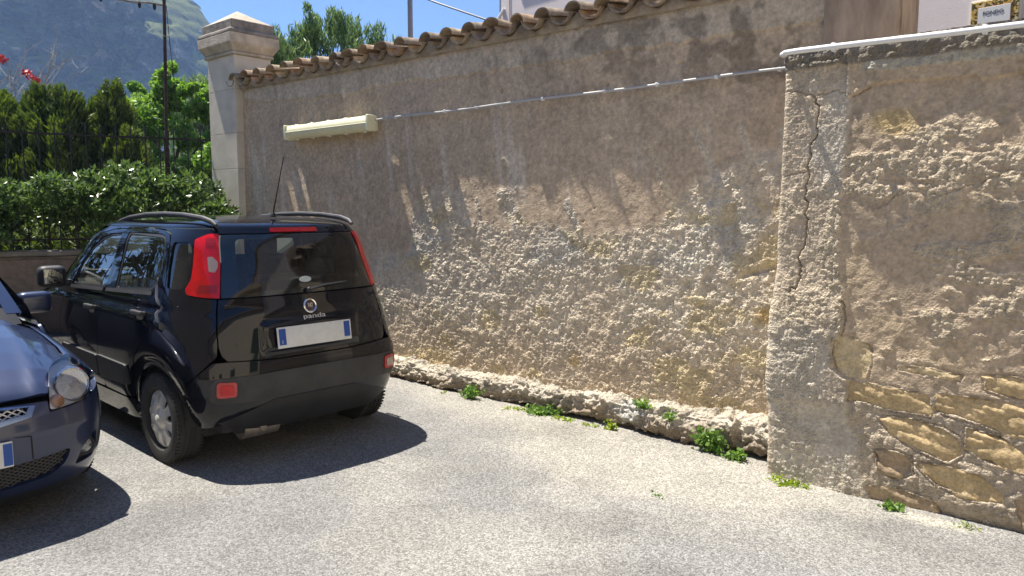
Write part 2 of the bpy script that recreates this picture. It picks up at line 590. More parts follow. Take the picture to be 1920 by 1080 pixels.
# grey patch in front of the projecting wall
C = lerp3(C, np.broadcast_to(np.array([.175, .172, .166]), C.shape), .6*sstep(.55, .2, np.hypot((X-4.6)/1.4, (Y+.8)/.5)+.3*(fbm(X*3, Y*3, 3, 44)-.5)))
sp_ = sstep(.9, .5, np.hypot((X-4.66)/.24, (Y+.50)/.07)+.5*(fbm(X*9, Y*9, 3, 46)-.5))
C = lerp3(C, np.broadcast_to(np.array([.46, .43, .36]), C.shape), sp_*.85)
ny, nx = X.shape
I = np.arange(nx*ny).reshape(ny, nx)
Q = np.c_[I[:-1, :-1].ravel(), I[:-1, 1:].ravel(), I[1:, 1:].ravel(), I[1:, :-1].ravel()]
ob = mesh_np('asphalt_yard', np.c_[X.ravel(), Y.ravel(), Z.ravel()], Q, asphalt_mat(), col=C.reshape(-1, 3))
tag(ob, kind='structure')

def grid_quads(ny, nx):
    I = np.arange(nx*ny).reshape(ny, nx)
    return np.c_[I[:-1, :-1].ravel(), I[:-1, 1:].ravel(), I[1:, 1:].ravel(), I[1:, :-1].ravel()]

# ------------------------------------------------------------------ the long plastered wall
wall = thing('plastered_wall', 'long rough brown plastered wall capped with a row of clay tiles', 'wall', (0, 0, 0))
M_PLASTER = mat('brown_plaster', use_col=True, rough=.93, var=.22, vscale=26, bump=.0035, bscale=120, bdetail=5, spec=.2, rb=(.0105, 92))
def wall_zb(x):
    return np.interp(x, [-3.2, -.6, .12, .18, .45, .82, .95, 2.0, 2.74, 2.87, 3.3, 3.9], [1.0, 1.1, 1.24, 1.72, 1.84, 1.76, 1.50, 1.46, 1.48, 1.74, 1.98, 1.95])
xs = [-3.1]
while xs[-1] < 3.86: xs.append(xs[-1]+np.interp(xs[-1], [-3, 0, 3.8], [.014, .0088, .0062]))
xs = np.array(xs); xs = np.r_[xs, np.arange(xs[-1]+.015, 4.28, .015)]
zs = np.arange(.06, 3.045, .0066)
X, Z = np.meshgrid(xs, zs)
wob = .22*(fbm(X*3.1, Z*2.2, 5, 2)-.5)
zb = wall_zb(X+.10*(fbm(X*6, Z*6, 3, 71)-.5))+wob
R = sstep(.05, -.10, Z-zb)  # mask follows the sunlit area below the tile shadow, put into relief and colour
for (ax, az), (bx, bz), wd in [((1.26, 2.05), (1.42, 1.80), .03), ((2.64, 2.08), (2.88, 1.62), .032), ((.20, 1.98), (.34, 1.70), .03), ((3.02, 2.12), (3.16, 1.86), .045), ((.95, 1.72), (1.02, 1.5), .03), ((1.95, 1.66), (2.05, 1.45), .045), ((3.35, 2.12), (3.42, 1.9), .04), ((3.62, 2.1), (3.66, 1.8), .06), ((-1.85, 2.0), (-1.72, 1.68), .06), ((-1.15, 1.8), (-1.05, 1.6), .04), ((1.28, 1.72), (1.46, 1.48), .10)]:
    dd = pline_dist(X, Z, [(ax, az), (bx, bz)])+.03*(fbm(X*22, Z*22, 3, 91)-.5)
    R = np.maximum(R, .9*sstep(wd, wd*.35, dd))  # sun streaks between the tile shadows, painted in as rough pale patches
patchy = sstep(.30, .52, fbm(X*2.2, Z*2.8, 4, 55))
R = R*(.55+.45*patchy)
H = .028*(1-Z/3.0)+.020*(fbm(X*.9, Z*.9, 3, 61)-.5)+.006*(fbm(X*9, Z*9, 4, 62)-.5)
lump = bumps(X, Z, 34, 101)*.5+bumps(X, Z, 66, 102)*.5
clump = fbm(X*13, Z*13, 5, 103, .6)
H = H+R*(.0145*(lump-.35)+.024*(clump-.5)+.004)
H = H+(1-R)*(.0022*fbm(X*60, Z*60, 2, 104))
# newer mortar strip under the tiles, its torn lower edge a centimetre proud
ze = np.interp(X, [-3.1, -2.5, -.9, -.3, 1, 1.9, 4.3], [2.92, 2.86, 2.76, 2.79, 2.755, 2.745, 2.74])+.05*(fbm(X*5, X*0+1, 4, 66)-.5)+.03*(vn(X*17, X*0, 67)-.5)
strip = sstep(-.004, .006, Z-ze)
H = H+strip*(.010+.006*(fbm(X*14, Z*14, 4, 68)-.5))
# pits and a gouge
for px, pz, pr in [(1.25, 2.58, .014), (.55, 2.62, .012), (2.0, 1.36, .014), (2.85, .62, .03), (1.52, .62, .02), (.3, .5, .018), (3.1, .95, .02), (2.3, 2.52, .014), (2.9, 2.6, .018), (1.1, .48, .016), (2.1, 1.52, .009), (2.2, 1.62, .008)]:
    H = H-.022*np.exp(-((X-px)**2+((Z-pz)*1.2)**2)/pr**2)
dg = pline_dist(X, Z, [(3.38, 1.17), (3.66, 1.27)])
H = H-.022*sstep(.035, .0, dg)
# fine crack under the strip edge
V = np.c_[X.ravel(), -H.ravel(), Z.ravel()]
up = np.array([.415, .323, .235]); gy = np.array([.43, .36, .28]); ro = np.array([.60, .52, .41]); lo = np.array([.45, .35, .25])
C = np.broadcast_to(up, X.shape+(3,)).copy()
C = lerp3(C, np.broadcast_to(np.array([.42, .32, .22]), C.shape), sstep(.42, .68, fbm(X*.8, Z*1.0, 4, 81))*.6)
C = lerp3(C, np.broadcast_to(ro, C.shape), R*.85)  # paler tone over the sunlit outline: sunlight painted into the plaster colour
C = lerp3(C, np.broadcast_to(np.array([.45, .435, .40]), C.shape), R*sstep(.5, .7, fbm(X*1.6, Z*2.2, 4, 82))*.6)
C = lerp3(C, np.broadcast_to(lo, C.shape), sstep(.95, .35, Z+.35*(fbm(X*1.5, Z*2, 4, 83)-.5))*.75)
C = lerp3(C, np.broadcast_to(np.array([.50, .40, .22]), C.shape), R*sstep(.58, .70, fbm(X*3.5, Z*4.5, 4, 84))*.6)
och = sstep(.12, .02, np.hypot((X-3.6)/1.2, (Z-.93)/1.0)+.10*(fbm(X*12, Z*12, 3, 85)-.5))+sstep(.08, .0, np.hypot((X-2.05)/1.4, (Z-.42))+.08*(fbm(X*12, Z*12, 3, 86)-.5))
C = lerp3(C, np.broadcast_to(np.array([.47, .32, .12]), C.shape), np.clip(och, 0, 1)*.8)
C = lerp3(C, np.broadcast_to(gy, C.shape), strip*.85)
# pale lime runs and darker blotches
pr_ = sstep(.60, .74, fbm(X*9+.9*Z, Z*1.1, 4, 93))*sstep(2.7, 2.2, Z)*sstep(1.0, 1.5, Z)
C = lerp3(C, np.broadcast_to(np.array([.56, .50, .42]), C.shape), pr_*.45)
C = C*(.84+.32*fbm(X*14, Z*14, 4, 94))[..., None]*(.88+.24*fbm(X*3, Z*3, 4, 95))[..., None]
# weathering: sooty runs below the coping
run = sstep(.45, .75, fbm(X*4.3+.5*Z, Z*1.5, 5, 87, .62))*sstep(1.9, 2.9, Z)
C = C*(1-.24*run)[..., None]
lich = sstep(.48, .62, fbm(X*6, Z*6, 5, 88))*sstep(2.2, 2.9, Z+.25*(X-2.6))*(X > 1.5)
C = C*(1-.42*lich)[..., None]
grain = .86+.28*vn(X*75, Z*75, 89)
C = C*grain[..., None]*np.array([1.31, 1.31, 1.27])
mesh_np('plaster_face', V, grid_quads(*X.shape), M_PLASTER, wall, col=C.reshape(-1, 3), alpha=np.clip(R+.12, 0, 1).ravel())
b = MB(); b.box((.6, .235, 1.53), (7.3, .39, 3.0)); b.build('wall_core', M_PLASTER_CORE if 'M_PLASTER_CORE' in globals() else mat('core_plaster', (.32, .255, .19), .95, var=.25, vscale=6, bump=.006, bscale=40), wall, smooth=False)
# rough stub above the coping level where the wall ends against the house side
b = MB(); b.box((4.05, .16, 2.9), (.42, .36, 1.0), .02, 2); stub = b.build('end_pier', mat('pier_plaster', (.42, .315, .225), .95, var=.45, vscale=5, bump=.010, bscale=45, stretch=(1, 1, .35)), wall)

# footing -----------------------------------------------------------------------
xs = np.arange(-2.9, 3.80, .009)
us = np.linspace(0, 1, 64)
zt = np.interp(xs, [-3, -.3, 2.1, 3.8], [.12, .165, .215, .255])+.03*(fbm(xs*2, xs*0, 3, 7)-.5)
dep = .165+.05*(fbm(xs*1.7, xs*0+4, 3, 9)-.5)
pr = np.array([(0.05, 1.10), (-.35, 1.03), (-.75, .98), (-.95, .86), (-1.04, .66), (-1.02, .42), (-.93, .20), (-.80, .06), (-.74, -.12)])
t = np.linspace(0, 1, len(pr))
py = np.interp(us, t, pr[:, 0]); pz = np.interp(us, t, pr[:, 1])
XX, UU = np.meshgrid(xs, us)
YY = py[:, None]*dep[None, :]; ZZ = pz[:, None]*zt[None, :]
nn = np.gradient(np.stack([YY, ZZ], -1), axis=0)
nrm = np.stack([nn[..., 1], -nn[..., 0]], -1); nrm /= np.maximum(np.linalg.norm(nrm, axis=-1), 1e-9)[..., None]
arc = UU*.42
D = .065*(fbm(XX*5, arc*7, 5, 201, .6)-.5)+.030*(bumps(XX, arc, 15, 202)-.3)+.016*(bumps(XX, arc, 36, 203)-.3)-.030*sstep(.12, .0, np.abs(2*fbm(XX*4, arc*5, 4, 209)-1))
under = sstep(.72, .90, UU)*sstep(.35, .6, fbm(XX*1.6, XX*0+2, 3, 204))
D = D*(1-.5*sstep(.9, 1, UU))+.055*under
D = D*sstep(0, .08, UU)
sgn = 1.0 if nrm[0, 0, 1] < 0 else -1.0
YY = YY+sgn*nrm[..., 0]*D; ZZ = ZZ+sgn*nrm[..., 1]*D
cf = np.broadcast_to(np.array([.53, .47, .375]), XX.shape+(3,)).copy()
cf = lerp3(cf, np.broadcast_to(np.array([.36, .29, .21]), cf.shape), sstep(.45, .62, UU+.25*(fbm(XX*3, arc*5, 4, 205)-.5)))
cf = lerp3(cf, np.broadcast_to(np.array([.52, .50, .45]), cf.shape), sstep(.16, .05, np.hypot((XX-2.63)/1.3, (arc-.19))+.08*(fbm(XX*15, arc*15, 3, 207)-.5)))
cf = cf*(.80+.4*fbm(XX*30, arc*30, 3, 206))[..., None]*(.62+.66*fbm(XX*4, arc*6, 4, 208))[..., None]
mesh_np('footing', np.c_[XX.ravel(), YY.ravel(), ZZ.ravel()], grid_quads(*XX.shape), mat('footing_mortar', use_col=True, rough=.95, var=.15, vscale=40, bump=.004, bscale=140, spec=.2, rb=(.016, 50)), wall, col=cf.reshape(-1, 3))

# coping tiles ------------------------------------------------------------------
M_TILE = []
for i, c in enumerate([(.30, .235, .165), (.36, .28, .185), (.25, .20, .15), (.33, .235, .155)]):
    M_TILE.append(mat('clay_tile_%s' % 'abcd'[i], c, .9, var=.5, vscale=14, bump=.004, bscale=70, spec=.25))
def tile_mesh(name, cover, L=.46, r0=.092, r1=.074, th=.013, seg=12):
    V = []; F = []
    for j, (yy, r) in enumerate([(0, r0), (L*.5, (r0+r1)/2), (L, r1)]):
        for rr in (r, r-th):
            for k in range(seg+1):
                a = math.pi*(.04+.92*k/seg)
                x = rr*math.cos(a); z = rr*math.sin(a)*.86
                V.append((x, yy, z if cover else -z))
    n = seg+1; row = 2*n
    for j in range(2):
        o = j*row
        for k in range(seg):
            F.append((o+k, o+k+1, o+row+k+1, o+row+k))
            F.append((o+n+k+1, o+n+k, o+row+n+k, o+row+n+k+1))
        F.append((o, o+row, o+row+n, o+n)); F.append((o+seg, o+n+seg, o+row+n+seg, o+row+seg))
    for o in (0, 2*row):
        for k in range(seg): F.append((o+k, o+n+k, o+n+k+1, o+k+1) if o == 0 else (o+k, o+k+1, o+n+k+1, o+n+k))
    return V, np.array(F)
tv, tf = tile_mesh('c', True); pv, pf = tile_mesh('p', False, r0=.098, r1=.08)
def bake(nm, V, F, mt, seed):
    V = np.array(V)
    V = V+.004*(np.c_[vn(V[:, 1]*9+seed, V[:, 2]*20), vn(V[:, 0]*20, V[:, 1]*9+seed), vn(V[:, 0]*25+seed, V[:, 1]*12)]-.5)
    me = bpy.data.meshes.new(nm); me.from_pydata([tuple(v) for v in V], [], [tuple(int(q) for q in f) for f in F])
    for p_ in me.polygons: p_.use_smooth = True
    me.materials.append(mt); me.update()
    bm = bmesh.new(); bm.from_mesh(me)
    for e in bm.edges:
        if len(e.link_faces) == 2 and e.calc_face_angle(0) > rad(40): e.smooth = False
    bmesh.ops.recalc_face_normals(bm, faces=bm.faces); bm.to_mesh(me); bm.free()
    return me
cov = [bake('roof_tile', tv, tf, M_TILE[i], i*3) for i in range(4)]
pan = [bake('roof_tile', pv, pf, M_TILE[(i+1) % 4], 20+i*3) for i in range(4)]
pitch = .272; ntile = 26
zt0 = lambda x: np.interp(x, [-3.1, -.3, 4.2], [3.055, 3.02, 2.975])
for i in range(ntile):
    x = -2.98+pitch*i
    if x > 3.9: break
    zc = float(zt0(x))
    o = link('roof_tile', random.choice(pan), wall)
    o.location = (x+random.uniform(-.008, .008), -.105+random.uniform(-.018, .018), zc+.082); o.rotation_euler = (rad(7+random.uniform(-2, 2)), rad(random.uniform(-3, 3)), rad(random.uniform(-3, 3)))
    o = link('roof_tile', random.choice(cov), wall)
    o.location = (x+pitch/2+random.uniform(-.012, .012), -.125+random.uniform(-.03, .03), zc+.066+random.uniform(-.006, .012)); o.rotation_euler = (rad(7+random.uniform(-3, 3)), rad(random.uniform(-9, 9)), rad(random.uniform(-9, 9)))
# mortar bedding under the tiles: wavy top
xs = np.arange(-3.05, 3.9, .012); ph = (xs+2.98)/pitch*2*np.pi
top = zt0(xs)+.045-.042*np.cos(ph)
vs_ = []
for yy, s in [(-.035, 0), (-.05, .35), (-.045, .8), (-.02, 1), (.38, 1)]:
    zz = zt0(xs)-.035+(top-zt0(xs)+.035)*s+.008*(fbm(xs*14, xs*0+s*5, 3, 301)-.5)
    vs_.append(np.c_[xs, np.full_like(xs, yy)-.012*(fbm(xs*10, xs*0+s*3, 3, 302)-.3)*(yy < 0), zz])
VV = np.concatenate(vs_)
mesh_np('mortar_bed', VV, grid_quads(5, len(xs)), mat('bedding_mortar', (.33, .265, .185), .95, var=.4, vscale=11, bump=.006, bscale=60), wall)

# ------------------------------------------------------------------ projecting stone wall on the right
rw = thing('stone_wall', 'projecting cracked plaster wall with bare yellow tuff blocks showing', 'wall', (0, 0, 0))
YF = -.37
stones = [
 ([(4.10, .87), (4.17, .885), (4.29, .86), (4.30, .78), (4.285, .70), (4.20, .69), (4.115, .72), (4.09, .79)], 'y'),
 ([(4.185, .655), (4.40, .645), (4.60, .63), (4.605, .565), (4.60, .535), (4.38, .535), (4.19, .55)], 'o'),
 ([(4.625, .65), (4.83, .645), (5.05, .62), (5.06, .52), (4.98, .50), (4.80, .535), (4.63, .56)], 'o'),
 ([(4.34, .47), (4.50, .485), (4.66, .47), (4.74, .44), (4.755, .36), (4.70, .315), (4.55, .345), (4.43, .40)], 'o'),
 ([(4.765, .485), (4.90, .47), (5.08, .40), (5.10, .33), (4.95, .335), (4.84, .355), (4.77, .39)], 'o'),
 ([(4.345, .285), (4.44, .30), (4.52, .285), (4.535, .21), (4.44, .165), (4.36, .19)], 'r'),
 ([(4.54, .255), (4.68, .275), (4.84, .255), (4.95, .20), (4.95, .15), (4.80, .14), (4.64, .18)], 'o'),
 ([(4.31, .085), (4.45, .10), (4.62, .085), (4.66, .03), (4.50, .0), (4.34, .02)], 'r'),
 ([(4.43, .775), (4.58, .785), (4.73, .765), (4.72, .74), (4.56, .735), (4.44, .745)], 'y'),
 ([(4.83, .77), (4.95, .785), (5.08, .76), (5.08, .69), (4.93, .69), (4.84, .71)], 'o'),
 ([(4.98, .17), (5.12, .20), (5.22, .15), (5.2, .04), (5.05, .03)], 'r'),
 ([(5.10, .64), (5.3, .63), (5.5, .61), (5.5, .5), (5.3, .49), (5.11, .52)], 'o'),
 ([(5.13, .42), (5.3, .44), (5.45, .4), (5.43, .28), (5.2, .27)], 'o')]
def grow(poly):
    c = np.array(poly).mean(0); return [(float(c[0]+(x-c[0])*1.03), float(c[1]+(z-c[1])*1.24)) for x, z in poly]
stones = [(grow(p_), k_) for p_, k_ in stones]
sx = [-.37, -.30, -.20, -.12, -.07]+list(np.arange(-.045, 1.45, .0056))+list(np.arange(1.46, 3.4, .03))
sx = np.array(sx); zs = np.r_[np.arange(-.02, 2.505, .0062)]
SXX, Z = np.meshgrid(sx, zs)
X = 3.775+np.maximum(SXX, 0)
H = .016*(fbm(X*1.3, Z*1.3, 3, 401)-.5)+.010*(fbm(X*6, Z*6, 4, 402)-.5)
pil = sstep(.02, -.015, X-(np.interp(Z, [0, .12, .45, .55, .66, .72, .86, .95, 1.1, 1.5, 2.2, 2.5], [4.34, 4.30, 4.20, 4.185, 4.175, 4.10, 4.095, 4.15, 4.14, 4.10, 4.12, 4.12])+.035*(fbm(Z*9, X*0, 3, 403)-.5)))
edge_sharp = sstep(1.25, .9, Z)*sstep(.40, .55, Z)
H = H+pil*(.006+.022*edge_sharp)
# torn scabs of render
scab = sstep(.505, .60, .55*fbm(X*2.6+1, Z*5.2, 4, 404)+.45*fbm(X*8, Z*15, 4, 436))*(1-pil)*sstep(.72, .9, Z)*sstep(2.15, 1.95, Z)
scab2 = sstep(.53, .64, fbm(X*3.6+8, Z*3.0, 5, 405))*pil*sstep(2.6, 2.1, Z)
lump = bumps(X, Z, 20, 406)*.6+bumps(X, Z, 45, 407)*.4
H = H+(scab+.8*scab2)*(.006+.019*(lump-.30))
H = H+.010*(1-scab)*(1-pil)*(fbm(X*18, Z*18, 4, 408)-.5)
H = H+pil*.006*(bumps(X, Z, 60, 409)-.3)
low = sstep(.72, .55, Z)*(1-pil)
H = H+low*(.016*(fbm(X*9, Z*9, 4, 410)-.5)+.014*(bumps(X, Z, 17, 411)-.35))
# top: rough lichen covered cap, pale band, step above the long crack
zc2 = np.interp(X, [3.79, 3.93, 4.14, 4.25, 4.45, 4.64, 4.70, 4.74, 4.92, 6.5], [2.28, 2.235, 2.22, 2.275, 2.27, 2.262, 2.27, 2.24, 2.262, 2.26])+.012*(fbm(X*20, X*0, 3, 412)-.5)
H = H+sstep(-.004, .004, Z-zc2)*.014*(X > 4.1)
cap = sstep(2.385, 2.40, Z+.03*(fbm(X*7, X*0+3, 4, 413)-.5))
H = H+cap*(.012+.02*(bumps(X, Z, 22, 414)-.3)+.02*(fbm(X*9, Z*9, 3, 415)-.5))
pale = sstep(2.33, 2.345, Z+.02*(fbm(X*5, X*0+3, 3, 416)-.5))*(1-cap)*sstep(4.16, 4.22, X)
H = H+pale*(.008+.014*(bumps(X, Z, 34, 417)-.3))
def wig(pts, amp, seed, n=10):
    out = []
    for k, ((ax, az), (bx, bz)) in enumerate(zip(pts[:-1], pts[1:])):
        for j in range(n):
            t = j/n; r = random.Random(seed*100+k*n+j)
            out.append((ax+(bx-ax)*t+r.uniform(-amp, amp), az+(bz-az)*t+r.uniform(-amp, amp)))
    out.append(pts[-1]); return out
cr1 = wig([(3.93, 2.24), (3.955, 2.09), (3.91, 1.89), (3.905, 1.65), (3.92, 1.46), (3.885, 1.31), (3.90, 1.21), (3.84, 1.13)], .013, 1, 8)
cr2 = wig([(3.78, 2.285), (3.93, 2.24), (4.05, 2.255), (4.14, 2.22), (4.25, 2.275)], .006, 2, 6)
cr3 = wig([(3.78, 1.80), (3.91, 1.82)], .004, 3, 5)
cr4 = wig([(4.30, 1.62), (4.42, 1.70), (4.58, 1.68), (4.74, 1.73), (4.9, 1.80)], .008, 4, 7)
cr5 = wig([(4.13, .72), (4.12, .85), (4.16, 1.0), (4.13, 1.1)], .008, 5, 6)
C = np.broadcast_to(np.array([.40, .315, .23]), X.shape+(3,)).copy()
C = lerp3(C, np.broadcast_to(np.array([.46, .36, .245]), C.shape), sstep(.45, .7, fbm(X*1.7, Z*2.4, 4, 430))*.7)
C = lerp3(C, np.broadcast_to(np.array([.47, .395, .305]), C.shape), pil*.8)
C = lerp3(C, np.broadcast_to(np.array([.385, .33, .265]), C.shape), pil*sstep(1.2, .8, Z)*.7)
C = lerp3(C, np.broadcast_to(np.array([.56, .47, .35]), C.shape), np.clip(scab+scab2, 0, 1)*.75)
C = lerp3(C, np.broadcast_to(np.array([.49, .455, .395]), C.shape), pil*sstep(.5, .66, fbm(X*2.2+4, Z*1.6, 4, 431))*.55)
C = lerp3(C, np.broadcast_to(np.array([.44, .375, .295]), C.shape), low*.7)
C = lerp3(C, np.broadcast_to(np.array([.44, .42, .37]), C.shape), pale*.9)
C = lerp3(C, np.broadcast_to(np.array([.19, .175, .155]), C.shape), cap*.85)
C = lerp3(C, np.broadcast_to(np.array([.46, .34, .16]), C.shape), sstep(.10, .03, np.hypot((X-4.34)/1.9, (Z-2.06))+.07*(fbm(X*10, Z*10, 3, 432)-.5))*.7)
stain = sstep(.5, .68, fbm(X*3, Z*3, 5, 433))*sstep(1.9, 2.3, Z)
C = C*(1-.4*stain)[..., None]
for c_, wd, dp in [(cr1, .0052, .02), (cr2, .0042, .010), (cr3, .0045, .01), (cr4, .0035, .007), (cr5, .009, .02)]:
    xs_, zs_ = [q[0] for q in c_], [q[1] for q in c_]
    mk = (X > min(xs_)-.05) & (X < max(xs_)+.05) & (Z > min(zs_)-.05) & (Z < max(zs_)+.05)
    dd = np.full(X.shape, 9.); dd[mk] = pline_dist(X[mk], Z[mk], c_)
    H = H-dp*sstep(wd, wd*.3, dd)
for poly, k in stones:
    pp = np.array(poly); mk = (X > pp[:, 0].min()-.06) & (X < pp[:, 0].max()+.06) & (Z > pp[:, 1].min()-.06) & (Z < pp[:, 1].max()+.06)
    dd = np.full(X.shape, 9.); dd[mk] = pline_dist(X[mk], Z[mk], list(poly)+[poly[0]])
    ins = np.zeros(X.shape, bool); ins[mk] = inpoly(X[mk], Z[mk], poly)
    cov_ = sstep(.016, .005, dd+.030*(fbm(X*11, Z*11, 4, 435)-.55)); H = np.where(ins, -.034+(H+.034)*cov_, H-.009*sstep(.012, .003, dd)*sstep(.4, .6, fbm(X*6, Z*6, 3, 437)))
C = C*(.84+.32*fbm(X*13, Z*13, 4, 438))[..., None]*(.86+.28*vn(X*90, Z*90, 434))[..., None]*np.array([1.19, 1.19, 1.16])
wn = sstep(.10, .0, Z)*(1-pil)
H = H-.03*wn
# wrap the left end round the corner
rc = .022
ang = np.clip(-SXX/.045, 0, 1)*math.pi/2
PX_ = np.where(SXX >= 0, X, 3.775-rc*np.sin(ang)); PY_ = np.where(SXX >= 0, YF, YF+rc*(1-np.cos(ang)))
far = SXX < -.045
PX_ = np.where(far, 3.775-rc, PX_); PY_ = np.where(far, YF+rc+(-SXX-.045), PY_)
nxx = np.where(SXX >= 0, 0, -np.sin(ang)); nyy = np.where(SXX >= 0, -1, -np.cos(ang))
batter = .012*(1.2-Z)
V = np.c_[(PX_+nxx*H-batter*.8*np.clip(1-np.maximum(SXX, 0)/.4, 0, 1)).ravel(), (PY_+nyy*H-batter*(PY_ < -.1)).ravel(), Z.ravel()]
mesh_np('plaster_face', V, grid_quads(*X.shape), mat('grey_plaster', use_col=True, rough=.93, var=.2, vscale=30, bump=.0035, bscale=130, bdetail=5, spec=.2, rb=(.0125, 95)), rw, col=C.reshape(-1, 3), alpha=np.clip(.22+.2*pil+.8*scab+.6*scab2+.6*low+.6*pale+.7*cap, 0, 1).ravel())
b = MB(); b.box((5.45, -.155, 1.235), (3.26, .30, 2.53), .03, 2); b.build('wall_core', mat('core_grey', (.25, .225, .19), .95, var=.3, vscale=9, bump=.012, bscale=30), rw)
def tuff(name, c):
    m = bpy.data.materials.new(name); m.use_nodes = True; nt = m.node_tree; L = nt.links.new; p = nt.nodes['Principled BSDF']
    tc = node(nt, 'ShaderNodeTexCoord'); src = tc.outputs['Object']
    n1 = node(nt, 'ShaderNodeTexNoise'); setin(n1, Scale=11.0, Detail=8.0, Roughness=.7); L(src, n1.inputs['Vector'])
    n2 = node(nt, 'ShaderNodeTexNoise'); setin(n2, Scale=70.0, Detail=6.0, Roughness=.7); L(src, n2.inputs['Vector'])
    r = node(nt, 'ShaderNodeValToRGB'); e = r.color_ramp.elements
    e[0].position = .36; e[0].color = tuple(v*.72 for v in c)+(1,); e[1].position = .60; e[1].color = tuple(c)+(1,)
    w1 = e.new(.68); w1.color = (c[0]*1.03, c[1]*1.08, c[2]*1.25, 1)
    w2 = e.new(.78); w2.color = (.58, .49, .37, 1)
    L(n1.outputs[0], r.inputs[0])
    mr = node(nt, 'ShaderNodeMapRange'); setin(mr, From_Min=.3, From_Max=.7, To_Min=.68, To_Max=1.28); L(n2.outputs[0], mr.inputs[0])
    mx = node(nt, 'ShaderNodeMix', data_type='RGBA', blend_type='MULTIPLY'); mx.inputs[0].default_value = 1; L(r.outputs[0], mx.inputs[6]); L(mr.outputs[0], mx.inputs[7])
    L(mx.outputs[2], p.inputs['Base Color']); setin(p, Roughness=.95); p.inputs['Specular IOR Level'].default_value = .15
    b1 = node(nt, 'ShaderNodeBump'); setin(b1, Strength=1.0, Distance=.005); L(n2.outputs[0], b1.inputs['Height'])
    b2 = node(nt, 'ShaderNodeBump'); setin(b2, Strength=1.0, Distance=.006); L(n1.outputs[0], b2.inputs['Height']); L(b1.outputs[0], b2.inputs['Normal']); L(b2.outputs[0], p.inputs['Normal'])
    return m
M_TUFF = {'y': tuff('yellow_tuff', (.70, .56, .34)), 'o': tuff('ochre_tuff', (.61, .46, .255)), 'r': tuff('brown_tuff', (.48, .36, .235))}
for i, (poly, k) in enumerate(stones):
    jit = random.Random(i)
    pc_ = np.array(poly).mean(0); o2 = rounded([tuple(pc_+(np.array(v_)-pc_)*1.05) for v_ in poly], .006, 2)
    o2 = densify(o2, .012); o2 = [(x+.030*(float(vn(x*16+i*3, z*16, 530))-.5)+jit.uniform(-.003, .003), z+.026*(float(vn(x*16+i*3, z*16, 531))-.5)+jit.uniform(-.003, .003)) for x, z in o2]
    def surf(uv, i=i):
        x, z = uv[:, 0], uv[:, 1]
        return np.c_[x, np.full_like(x, YF-.012*(1.2-.4)+.002), z], np.tile([[0., -1., 0.]], (len(x), 1))
    def relief(uv, P, o2=o2, i=i):
        d_ = pline_dist(uv[:, 0], uv[:, 1], o2+[o2[0]])
        lines = .010*(np.abs(2*vn(uv[:, 0]*7+uv[:, 1]*26+i, uv[:, 1]*9-uv[:, 0]*5, 500+i)-1)-.4)
        return   .012*(sstep(0, .012, d_)-1)*(.3+1.4*vn(uv[:, 0]*9, uv[:, 1]*9, 533+i))+.022*(fbm(uv[:, 0]*8+i, uv[:, 1]*8, 4, 510+i)-.5)+lines+.012*(fbm(uv[:, 0]*34, uv[:, 1]*34, 4, 520+i, .6)-.5)
    patch('stone', surf, o2, (), M_TUFF[k], rw, step=.0075, flange=.03, relief=relief)
CAMP = np.array([5.47, -4.694]); FW2 = np.array([-.65864, .75246]); RT2 = np.array([.75246, .65864])
def along(lat, dist):
    """point on the ground `dist` metres ahead of the viewpoint's heading and `lat` metres to its right"""
    q = CAMP+FW2*dist+RT2*lat
    return float(q[0]), float(q[1])

# ------------------------------------------------------------------ gate pillar
pl_ = thing('gate_pillar', 'pale limestone gate pillar with moulded cap and pyramid top', 'pillar', (-3.185, .14, 0))
M_LIME = mat('limestone', (.64, .57, .455), .85, var=.16, vscale=3.5, bump=.003, bscale=60)
M_LIMED = mat('weathered_limestone', (.46, .395, .30), .9, var=.35, vscale=6, bump=.008, bscale=40)
M_LIMEK = mat('lichen_limestone', (.24, .21, .175), .95, var=.5, vscale=7, bump=.010, bscale=35)
hx, hy = .315, .24
zz = [0, .7, 1.45, 2.1, 2.52, 3.03, 3.42]
for a, c in zip(zz[:-1], zz[1:]):
    b = MB(); b.box((0, 0, (a+c)/2), (2*hx, 2*hy, c-a-.0015), .004, 1); b.build('shaft_block', M_LIME, pl_, smooth=False)
def frustum(name, secs, m):
    b = MB(); rings = []
    for e, z in secs:
        rings.append([b.bm.verts.new((sx_*(hx+e), sy_*(hy+e), z)) for sx_, sy_ in ((-1, -1), (1, -1), (1, 1), (-1, 1))])
    for A, B in zip(rings[:-1], rings[1:]):
        for k in range(4): b.bm.faces.new((A[k], A[(k+1) % 4], B[(k+1) % 4], B[k]))
    b.bm.faces.new(rings[0][::-1]); b.bm.faces.new(rings[-1])
    es = [e for e in b.bm.edges]
    bmesh.ops.bevel(b.bm, geom=es, offset=.008, segments=1, affect='EDGES')
    return b.build(name, m, pl_, smooth=False)
frustum('neck_moulding', [(.0, 3.42), (.03, 3.425), (.03, 3.455), (.015, 3.46)], M_LIMED)
frustum('capital', [(.02, 3.46), (.065, 3.53), (.08, 3.545), (.08, 3.66)], M_LIMED)
frustum('cap_slab', [(.08, 3.662), (.075, 3.70), (.035, 3.715), (.035, 3.82)], M_LIMEK)
b = MB(); v0 = [b.bm.verts.new((sx_*(hx+.02), sy_*(hy+.02), 3.822)) for sx_, sy_ in ((-1, -1), (1, -1), (1, 1), (-1, 1))]; ap = b.bm.verts.new((.0, .0, 4.0))
b.bm.faces.new(v0[::-1])
for k in range(4): b.bm.faces.new((v0[k], v0[(k+1) % 4], ap))
b.build('pyramid_top', M_LIMED, pl_)

